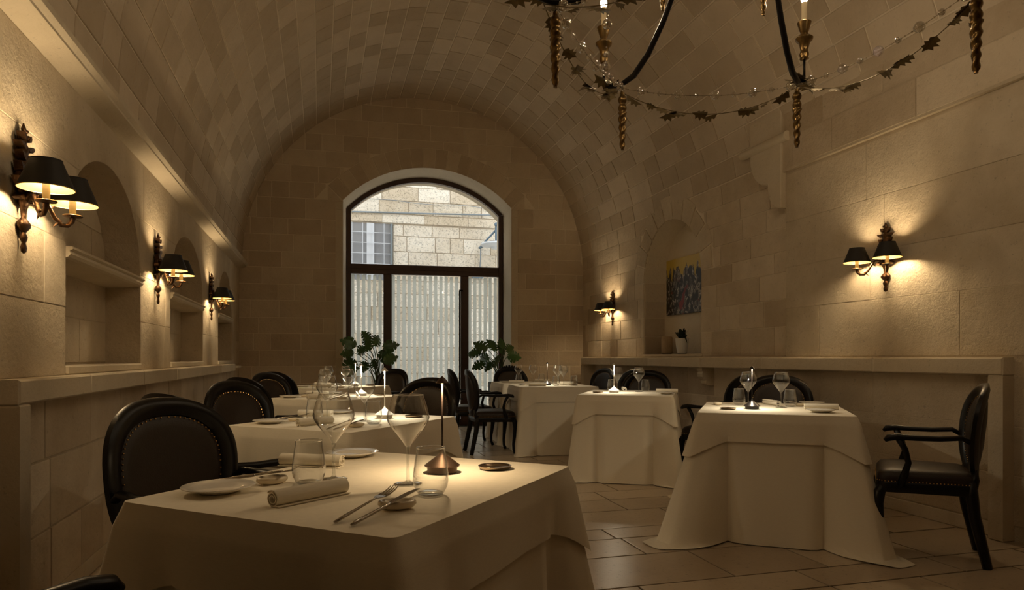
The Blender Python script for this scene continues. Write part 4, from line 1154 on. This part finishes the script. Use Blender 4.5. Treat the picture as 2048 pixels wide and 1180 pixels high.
put(fk, 3.22, 4.0, R(120), 'steel fork by the wall-side plate on '+ph, 'fork', 'forks', ZT+0.0002, R(9))
ph = TABLES[6]['ph']
put(lampw, 2.654, 5.88, 0, 'white cone-base cordless lamp on '+ph, 'lamp', 'cordless table lamps')
put(cst, 2.50, 5.90, 0, 'round metal dish on '+ph, 'dish', 'metal dishes')
put(wg, 2.79, 6.10, 0, 'stemmed wine glass behind the lamp on '+ph, 'wine glass', 'wine glasses')
put(wg, 2.95, 5.96, 0, 'stemmed wine glass beside the rolled napkin on '+ph, 'wine glass', 'wine glasses')
put(tb, 2.76, 6.17, 0, 'stemless tumbler beside the lamp on '+ph, 'tumbler', 'tumblers')
put(tb, 3.06, 6.04, 0, 'stemless tumbler beside the rolled napkin on '+ph, 'tumbler', 'tumblers')
put(plt_, 3.00, 5.52, 0, 'white side plate at the table edge on '+ph, 'plate', 'side plates')
put(nap, 3.13, 5.74, -R(118), 'rolled ivory napkin lying by the edge plate on '+ph, 'napkin', 'rolled napkins')
put(nap, 2.90, 6.19, -R(20), 'rolled ivory napkin seen end-on behind the glasses on '+ph, 'napkin', 'rolled napkins')
for t in (5, 51):
    ph = TABLES[t]['ph']
    if t == 5:
        put(lampk, *tw(5, -0.03, 0.10), 0, 'dark slim cordless lamp on '+ph, 'lamp', 'cordless table lamps')
        put(cst, *tw(5, 0.25, -0.05), 0, 'round metal dish on '+ph, 'dish', 'metal dishes')
    nm = ('nearer the lamp', 'farther from the lamp') if t == 5 else ('nearer the armchairs', 'nearer the ledge')
    for k, (v, u) in enumerate(((-0.10, 0.22), (0.08, 0.14)) if t == 51 else ((0.10, 0.10), (0.20, 0.22))):
        put(wg, *tw(t, v, u), 0, 'stemmed wine glass '+nm[k]+' on '+ph, 'wine glass', 'wine glasses')
    for k, (v, u) in enumerate(((-0.14, 0.02), (0.17, 0.02)) if t == 51 else ((0.04, -0.05), (0.30, 0.10))):
        put(tb, *tw(t, v, u), 0, 'stemless tumbler '+nm[k]+' on '+ph, 'tumbler', 'tumblers')
    put(nap, *tw(t, -0.20, -0.12), R(80), 'rolled ivory napkin near the armchair side of '+ph, 'napkin', 'rolled napkins')
    put(nap, *tw(t, 0.25, 0.31), R(80), 'rolled ivory napkin near the wall side of '+ph, 'napkin', 'rolled napkins')
    put(plt_, *tw(t, -0.30, 0.12), 0, 'white side plate near the armchair side of '+ph, 'plate', 'side plates')

# ------------------------------------------------------------------ chairs
BW, BH, BC = 0.230, 0.235, 0.687       # back: half width, half height (centre line of the frame), centre height
def back_pt(t, kx=1.0, off=0.0):
    """point of the egg-shaped back; t angle, kx scale, off along the back normal"""
    c, s = math.cos(t), math.sin(t)
    p = 2.0/2.35
    x = BW*kx*math.copysign(abs(c)**p, c)*(1+0.10*s)
    z = BH*kx*math.copysign(abs(s)**p, s)
    return back_map(x, z, off)
def back_map(x, z, off):
    y = -0.235 - 0.20*(z+BH)*0.55 + 0.045*(x/BW)**2 + off
    return (x, y, BC + z)
def chair_proto(crest=False):
    r = empty('armchair'); n = 56
    m = MB(); prof = [(-0.036, -0.010), (-0.030, 0.012), (-0.016, 0.016), (-0.004, 0.022), (0.012, 0.020), (0.027, 0.008), (0.030, -0.012), (0.0, -0.021), (-0.032, -0.018)]
    q = len(prof); vs = []
    for i in range(n):
        t = 2*PI*i/n
        for (a, b) in prof: vs.append(back_pt(t, 1 + a/BW, b))
    m.add(vs, [(i*q+k, ((i+1) % n)*q+k, ((i+1) % n)*q+(k+1) % q, i*q+(k+1) % q) for i in range(n) for k in range(q)])
    fr_ = m.build('back_frame', 'black_lacquer', r, 50)
    m = MB(); vs = []; rings = [(0.87, 0.004), (0.845, 0.012), (0.7, 0.021), (0.4, 0.028), (0.0, 0.030)]
    for side in (1, -1):
        k0 = len(vs)
        for (k, o) in rings[:-1]:
            for i in range(n): vs.append(back_pt(2*PI*i/n, k, o*side*0.9))
        vs.append(back_map(0, 0, 0.030*side*0.9))
    m.v = vs; per = (len(rings)-1)*n+1; fs = []
    for sd in (0, 1):
        b = sd*per
        for j in range(len(rings)-2):
            for i in range(n):
                f = (b+j*n+i, b+j*n+(i+1) % n, b+(j+1)*n+(i+1) % n, b+(j+1)*n+i)
                fs.append(f if sd else tuple(reversed(f)))
        for i in range(n):
            f = (b+(len(rings)-2)*n+i, b+(len(rings)-2)*n+(i+1) % n, b+per-1); fs.append(f if sd else tuple(reversed(f)))
    m.f = fs
    pad = m.build('back_pad', 'brown_leather', r, True)
    m = MB()
    for i in range(70):
        for sd in (1, -1): m.ball(back_pt(2*PI*i/70, 0.838, sd*0.0125), 0.0037, 6, 4)
    tag(m.build('nail_trim', 'brass_nail', pad), kind='stuff')
    if crest:
        m = MB()
        for k in range(-4, 5):
            t = PI/2 + k*0.10; p = back_pt(t, 1.13+0.05*(1-abs(k)/4.0), 0)
            m.ball(p, 0.020-0.002*abs(k), 9, 6)
        m.build('carved_crest', 'black_lacquer', r, True)
    # seat
    def rr(w0, w1, d0, d1, rad=0.06, k=6):
        pts = []
        for (cx, cy, a0) in ((w1-rad, d1-rad, 0), (-w1+rad, d1-rad, 90), (-w0+rad*0.6, d0+rad*0.6, 180), (w0-rad*0.6, d0+rad*0.6, 270)):
            rd = rad if cy > 0 else rad*0.6
            for i in range(k+1):
                a = R(a0+90*i/k); pts.append((cx+rd*math.cos(a), cy+rd*math.sin(a)))
        return pts
    base = rr(0.215, 0.262, -0.235, 0.235); nb = len(base)
    def loft(levels, cap0=True, cap1=True):
        m = MB(); vs = []; fs = []
        for sc_, z in levels:
            for (x, y) in base: vs.append((x*sc_, y*sc_, z))
        for j in range(len(levels)-1):
            for i in range(nb): fs.append((j*nb+i, j*nb+(i+1) % nb, (j+1)*nb+(i+1) % nb, (j+1)*nb+i))
        if cap0: fs.append(tuple(reversed(range(nb))))
        if cap1: fs.append(tuple(range((len(levels)-1)*nb, len(levels)*nb)))
        m.add(vs, fs); return m
    loft([(0.985, 0.365), (1.0, 0.372), (1.0, 0.415), (0.985, 0.420)]).build('seat_rail', 'black_lacquer', r, 40)
    st_ = loft([(0.975, 0.418), (0.985, 0.435), (0.97, 0.458), (0.90, 0.478), (0.75, 0.488), (0.4, 0.494), (0.05, 0.495)]).build('seat', 'brown_leather', r, 50)
    m = MB()
    for i in range(nb):
        p0, p1 = base[i], base[(i+1) % nb]; ln = math.hypot(p1[0]-p0[0], p1[1]-p0[1]); k = max(1, int(ln/0.016))
        for j in range(k): m.ball((0.992*(p0[0]+(p1[0]-p0[0])*j/k), 0.992*(p0[1]+(p1[1]-p0[1])*j/k), 0.425), 0.0036, 6, 4)
    tag(m.build('nail_trim', 'brass_nail', st_), kind='stuff')
    for s in (-1, 1):
        MB().tube([(s*0.225, 0.195, 0.405), (s*0.238, 0.215, 0.36), (s*0.244, 0.222, 0.30), (s*0.236, 0.212, 0.20), (s*0.228, 0.202, 0.11), (s*0.228, 0.205, 0.05), (s*0.232, 0.218, 0.02), (s*0.233, 0.222, 0.0)], [0.024, 0.030, 0.027, 0.020, 0.016, 0.015, 0.019, 0.017], 10).build('leg', 'black_lacquer', r, True)
        MB().tube([(s*0.190, -0.205, 0.44), (s*0.192, -0.208, 0.37), (s*0.195, -0.220, 0.26), (s*0.200, -0.250, 0.12), (s*0.203, -0.275, 0.0)], [0.026, 0.030, 0.028, 0.026, 0.023], 8).build('leg', 'black_lacquer', r, True)
        b = back_map(s*0.150, -BH*0.86, 0)
        MB().tube([(s*0.190, -0.210, 0.405), (s*0.186, -0.222, 0.45), (b[0], b[1], b[2]+0.02)], [0.025, 0.022, 0.020], 8).build('back_post', 'black_lacquer', r, True)
        a0 = back_map(s*(BW+0.005), -0.045, 0.0)
        MB().tube([a0, (s*0.245, -0.16, 0.672), (s*0.262, -0.06, 0.664), (s*0.272, 0.04, 0.664), (s*0.278, 0.13, 0.668), (s*0.280, 0.175, 0.660), (s*0.280, 0.192, 0.645)], [0.017, 0.018, 0.019, 0.020, 0.023, 0.024, 0.014], 10, flat=0.75, up=(0,0,1)).build('arm', 'black_lacquer', r, True)
        MB().tube([(s*0.276, 0.125, 0.655), (s*0.270, 0.095, 0.60), (s*0.258, 0.080, 0.53), (s*0.250, 0.100, 0.46), (s*0.248, 0.118, 0.40)], [0.017, 0.015, 0.016, 0.020, 0.020], 8).build('arm_support', 'black_lacquer', r, True)
    return r, tree(r)
ach = chair_proto(); crestc = chair_proto(True)
def place_chair(x, y, fx, fy, label, pr=ach, group='oval-back armchairs'):
    """(x, y) = seat centre, (fx, fy) = direction faced"""
    put(pr, x, y, math.atan2(-fx, fy), label, 'armchair', group, 0.0)
g = 0.33
CHAIRS = [
 (-0.306, 2.410, 0.77, -0.63, 'oval-back black armchair tucked in at the bronze-lamp table, closest to the wall ledge'),
 (-0.354, 1.122, 0.80, 0.60, 'black armchair of which only one arm end shows beside the bronze-lamp table cloth'),
 (-0.381, 3.095, 0.72, 0.69, 'oval-back black armchair hidden behind the bronze-lamp table chair'),
 (-0.293, 4.206, 0.77, -0.63, 'oval-back black armchair with bright nail trim at the plate corner of the second white-lamp table'),
 (-0.343, 5.338, 0.72, 0.69, 'black armchair peeking from behind the bright nail-trimmed chair'),
 (-0.263, 6.506, 0.77, -0.63, 'oval-back black armchair at the middle white-lamp table near the end of the ledge'),
 (-0.230, 7.255, 0.72, 0.69, 'black armchair half hidden behind the chair at the end of the ledge'),
 (0.717, 8.508, -0.70, -0.71, 'black armchair standing in front of the window plant in the dark pot'),
 (0.53, 4.52, -0.75, -0.66, 'oval-back brown leather armchair in front of the glass door, at the second white-lamp table'),
 (1.905, 7.62, 0.99, -0.02, 'armchair seen side-on at the slim dark-lamp table'),
 (1.85, 8.44, 0.99, -0.02, 'armchair seen side-on by the door handle, behind the other profile chair'),
 (3.435, 8.435, -0.97, -0.2, 'black armchair at the ledge end next to the door wall sconce'),
 (3.40, 7.456, -0.97, -0.2, 'black armchair below the wall sconce, behind the white lamp'),
 (3.307, 6.525, -0.50, -0.86, 'oval-back black armchair under the ledge beside the stone bracket'),
 (3.392, 5.298, -0.45, 0.89, 'black armchair turned away, arms reaching between the two wall-side tables'),
 (3.388, 4.464, -0.58, -0.81, 'oval-back brown leather armchair behind the black-lamp table, against the wall'),
 (3.25, 3.04, -0.72, 0.69, 'armchair standing clear beside the black-lamp table with both arms and nailed seat in view'),
]
for c in CHAIRS: place_chair(*c)
place_chair(2.66, 9.27, 0.0, -1.0, 'black armchair with a carved crest in front of the potted monstera', crestc)

# ------------------------------------------------------------------ niche objects
pt = MB().cbox((-0.016, -0.47, -0.35), (0.016, 0.47, 0.35), 0.003).build('painting', 'abstract_paint', None, None, (XR+0.275, 7.445, 1.98))
tag(pt, 'unframed abstract canvas in yellow, black, white and red on the niche back wall', 'painting')
vx, vy = XR+0.16, 7.72
tag(MB().lathe([(0.055, 0.0005), (0.068, 0.01), (0.070, 0.03), (0.070, 0.19), (0.066, 0.215), (0.058, 0.222), (0.056, 0.20), (0.054, 0.05)], 28).build('vase', 'terracotta', None, 40, (vx, vy, 1.131)), 'tan earthenware cylinder vase in the painting niche', 'vase')
pp = empty('potted_plant', (XR+0.12, 7.28, 1.131), 0, 'small dark-leaved plant in a tapered white pot beneath the painting', 'potted plant')
MB().lathe([(0.048, 0.0005), (0.056, 0.006), (0.070, 0.09), (0.082, 0.18), (0.084, 0.188), (0.079, 0.188), (0.074, 0.15), (0.01, 0.145)], 30).build('pot', 'porcelain', pp, 40)
def blade_leaf(base, tip, w, droop, mat, parent, name='leaf', nseg=6):
    base, tip = Vector(base), Vector(tip); d = tip-base; sd = d.cross(Vector((0, 0, 1))); sd = sd.normalized() if sd.length > 1e-4 else Vector((1, 0, 0))
    vs = []; fs = []
    for i in range(nseg+1):
        t = i/nseg; p = base.lerp(tip, t) + Vector((0, 0, droop*4*t*(1-t))); ww = w*math.sin(PI*min(1, t*0.9+0.1))**0.8
        vs += [p - sd*ww, p + Vector((0, 0, -0.15*ww)), p + sd*ww]
    for i in range(nseg): fs += [(3*i, 3*i+1, 3*i+4, 3*i+3), (3*i+1, 3*i+2, 3*i+5, 3*i+4)]
    m = MB(); m.add(vs, fs); return m.build(name, mat, parent, True)
rg = random.Random(5)
for k in range(9):
    a = rg.uniform(0, 6.28); ln = rg.uniform(0.06, 0.13); zt = rg.uniform(0.22, 0.31)
    blade_leaf((0, 0, 0.15), (ln*math.cos(a)*0.8, ln*math.sin(a), zt), rg.uniform(0.022, 0.035), 0.02, 'dark_leaf', pp)
for k in range(4):
    blade_leaf((0, -0.02, 0.17), (-0.04, -0.13-0.02*k, 0.30-0.06*k), 0.010, 0.05, 'dark_leaf', pp)

# ------------------------------------------------------------------ monstera plants by the door
def monstera_leaf_mesh(seed):
    m = MB()
    def w(y): return 0.44*math.sin(PI*min(1.0, max(0.0, (y+0.16)/1.16))**0.8)
    def zf(x, y): return -0.55*x*x - 0.18*y*y + 0.06*abs(x)
    ys = [0.0, 0.20, 0.38, 0.56, 0.74, 1.0]
    ms = [-0.15, 0.12, 0.36, 0.60, 0.82, 1.0]
    for sg in (1, -1):
        for k in range(5):
            m0 = ms[k] + (0.030 if k else 0); m1 = ms[k+1] - (0.030 if k < 4 else 0)
            mg = [m0 + (m1-m0)*t for t in (0, 0.25, 0.5, 0.75, 1)]
            inn = 0.42
            a = [(0, ys[k]), (0, ys[k+1])]
            i0 = (w(ms[k])*inn, ys[k] + (ms[k]-ys[k])*inn); i1 = (w(ms[k+1])*inn, ys[k+1] + (ms[k+1]-ys[k+1])*inn)
            core = [(0, ys[k]), i0, i1, (0, ys[k+1])]
            lobe = [i0] + [(w(v), v) for v in mg] + [i1]
            for poly in (core, lobe):
                p = [(sg*x, y, zf(x, y)) for x, y in poly]
                m.add(p, [tuple(range(len(p))) if sg > 0 else tuple(reversed(range(len(p))))])
    return m.mesh('monstera_leaf', 'monstera_leaf', 60)
lm = [monstera_leaf_mesh(k) for k in range(1)]
def monstera(x, y, label, leaves, potr, poth):
    r = empty('potted_monstera', (x, y, 0), 0, label, 'potted plant', 'monstera plants beside the door')
    MB().lathe([(potr*0.86, 0.001), (potr*0.90, 0.02), (potr, poth-0.02), (potr, poth), (potr*0.92, poth), (potr*0.90, poth-0.05)], 32, cap1=False).build('pot', 'pot_black', r, 40)
    MB().lathe([(potr*0.905, poth-0.05), (0.01, poth-0.035)], 24, cap0=False).build('soil', 'soil', r)
    rg = random.Random(int(x*100))
    for (lx, ly, lz, size, yawd, pitch) in leaves:
        b = Vector((rg.uniform(-.05, .05), rg.uniform(-.05, .05), poth-0.05)); e = Vector((lx, ly, lz))
        mid = b.lerp(e, 0.55) + Vector((-(lx)*0.18, 0, 0.10))
        MB().tube([b, b.lerp(mid, 0.5)+Vector((0, 0, .02)), mid, mid.lerp(e, 0.6)+Vector((0, 0, .02)), e], [0.008, 0.007, 0.006, 0.005, 0.004], 6).build('stem', 'monstera_stem', r, True)
        o = obj('leaf', lm[0], r, e, (R(rg.uniform(55, 85)), R(-yawd), R(rg.uniform(-35, 35))), (size*0.82, size*0.82, size*0.82))
    return r
# leaves placed from the photograph: pixel -> offset at the plant's distance
def mons_from_pixels(label, bx, by, pix, potr, poth):
    x, y = bx, by; d = bx*SA + by*CA; rg = random.Random(3)
    lv = []
    for (qx, qy, sz, yawd, pitch) in pix:
        r = (qx-1024)/F*d; z = CAMZ + (HZ-qy)/F*d
        off = r - (bx*CA - by*SA); dep = rg.uniform(-0.16, 0.16)
        lv.append((off*CA + dep*SA, -off*SA + dep*CA, z, sz, yawd, pitch))
    return monstera(x, y, label, lv, potr, poth)
mons_from_pixels('split-leaf monstera in a dark pot at the door, behind the niche-wall tables', 0.78, 9.55,
   [(712, 690, .26, 70, 25), (733, 688, .22, 10, 60), (750, 688, .26, -40, 20), (768, 694, .26, -80, 50), (703, 705, .22, 100, -20), (722, 705, .22, -60, 10), (742, 700, .24, 20, 80), (757, 708, .30, -110, 30), (748, 722, .2, -140, -10), (772, 722, .24, -70, -40), (700, 722, .34, 150, -60), (708, 738, .22, 110, -30), (726, 725, .2, 170, -50), (738, 678, .2, 40, 60)], 0.17, 0.72)
mons_from_pixels('split-leaf monstera in a dark pot behind the carved-crest chair', 2.64, 9.98,
   [(972, 698, .27, 60, 20), (960, 705, .22, 90, 0), (990, 700, .26, 0, 60), (1003, 705, .30, -30, 40), (1014, 700, .24, -70, 20), (976, 714, .30, 110, -10), (950, 710, .18, 80, 10), (995, 714, .30, -160, -20), (1018, 712, .26, -100, -30), (966, 726, .24, 130, -30), (981, 726, .24, 170, -40), (1005, 695, .22, -10, 70), (988, 693, .22, 30, 50)], 0.19, 0.72)
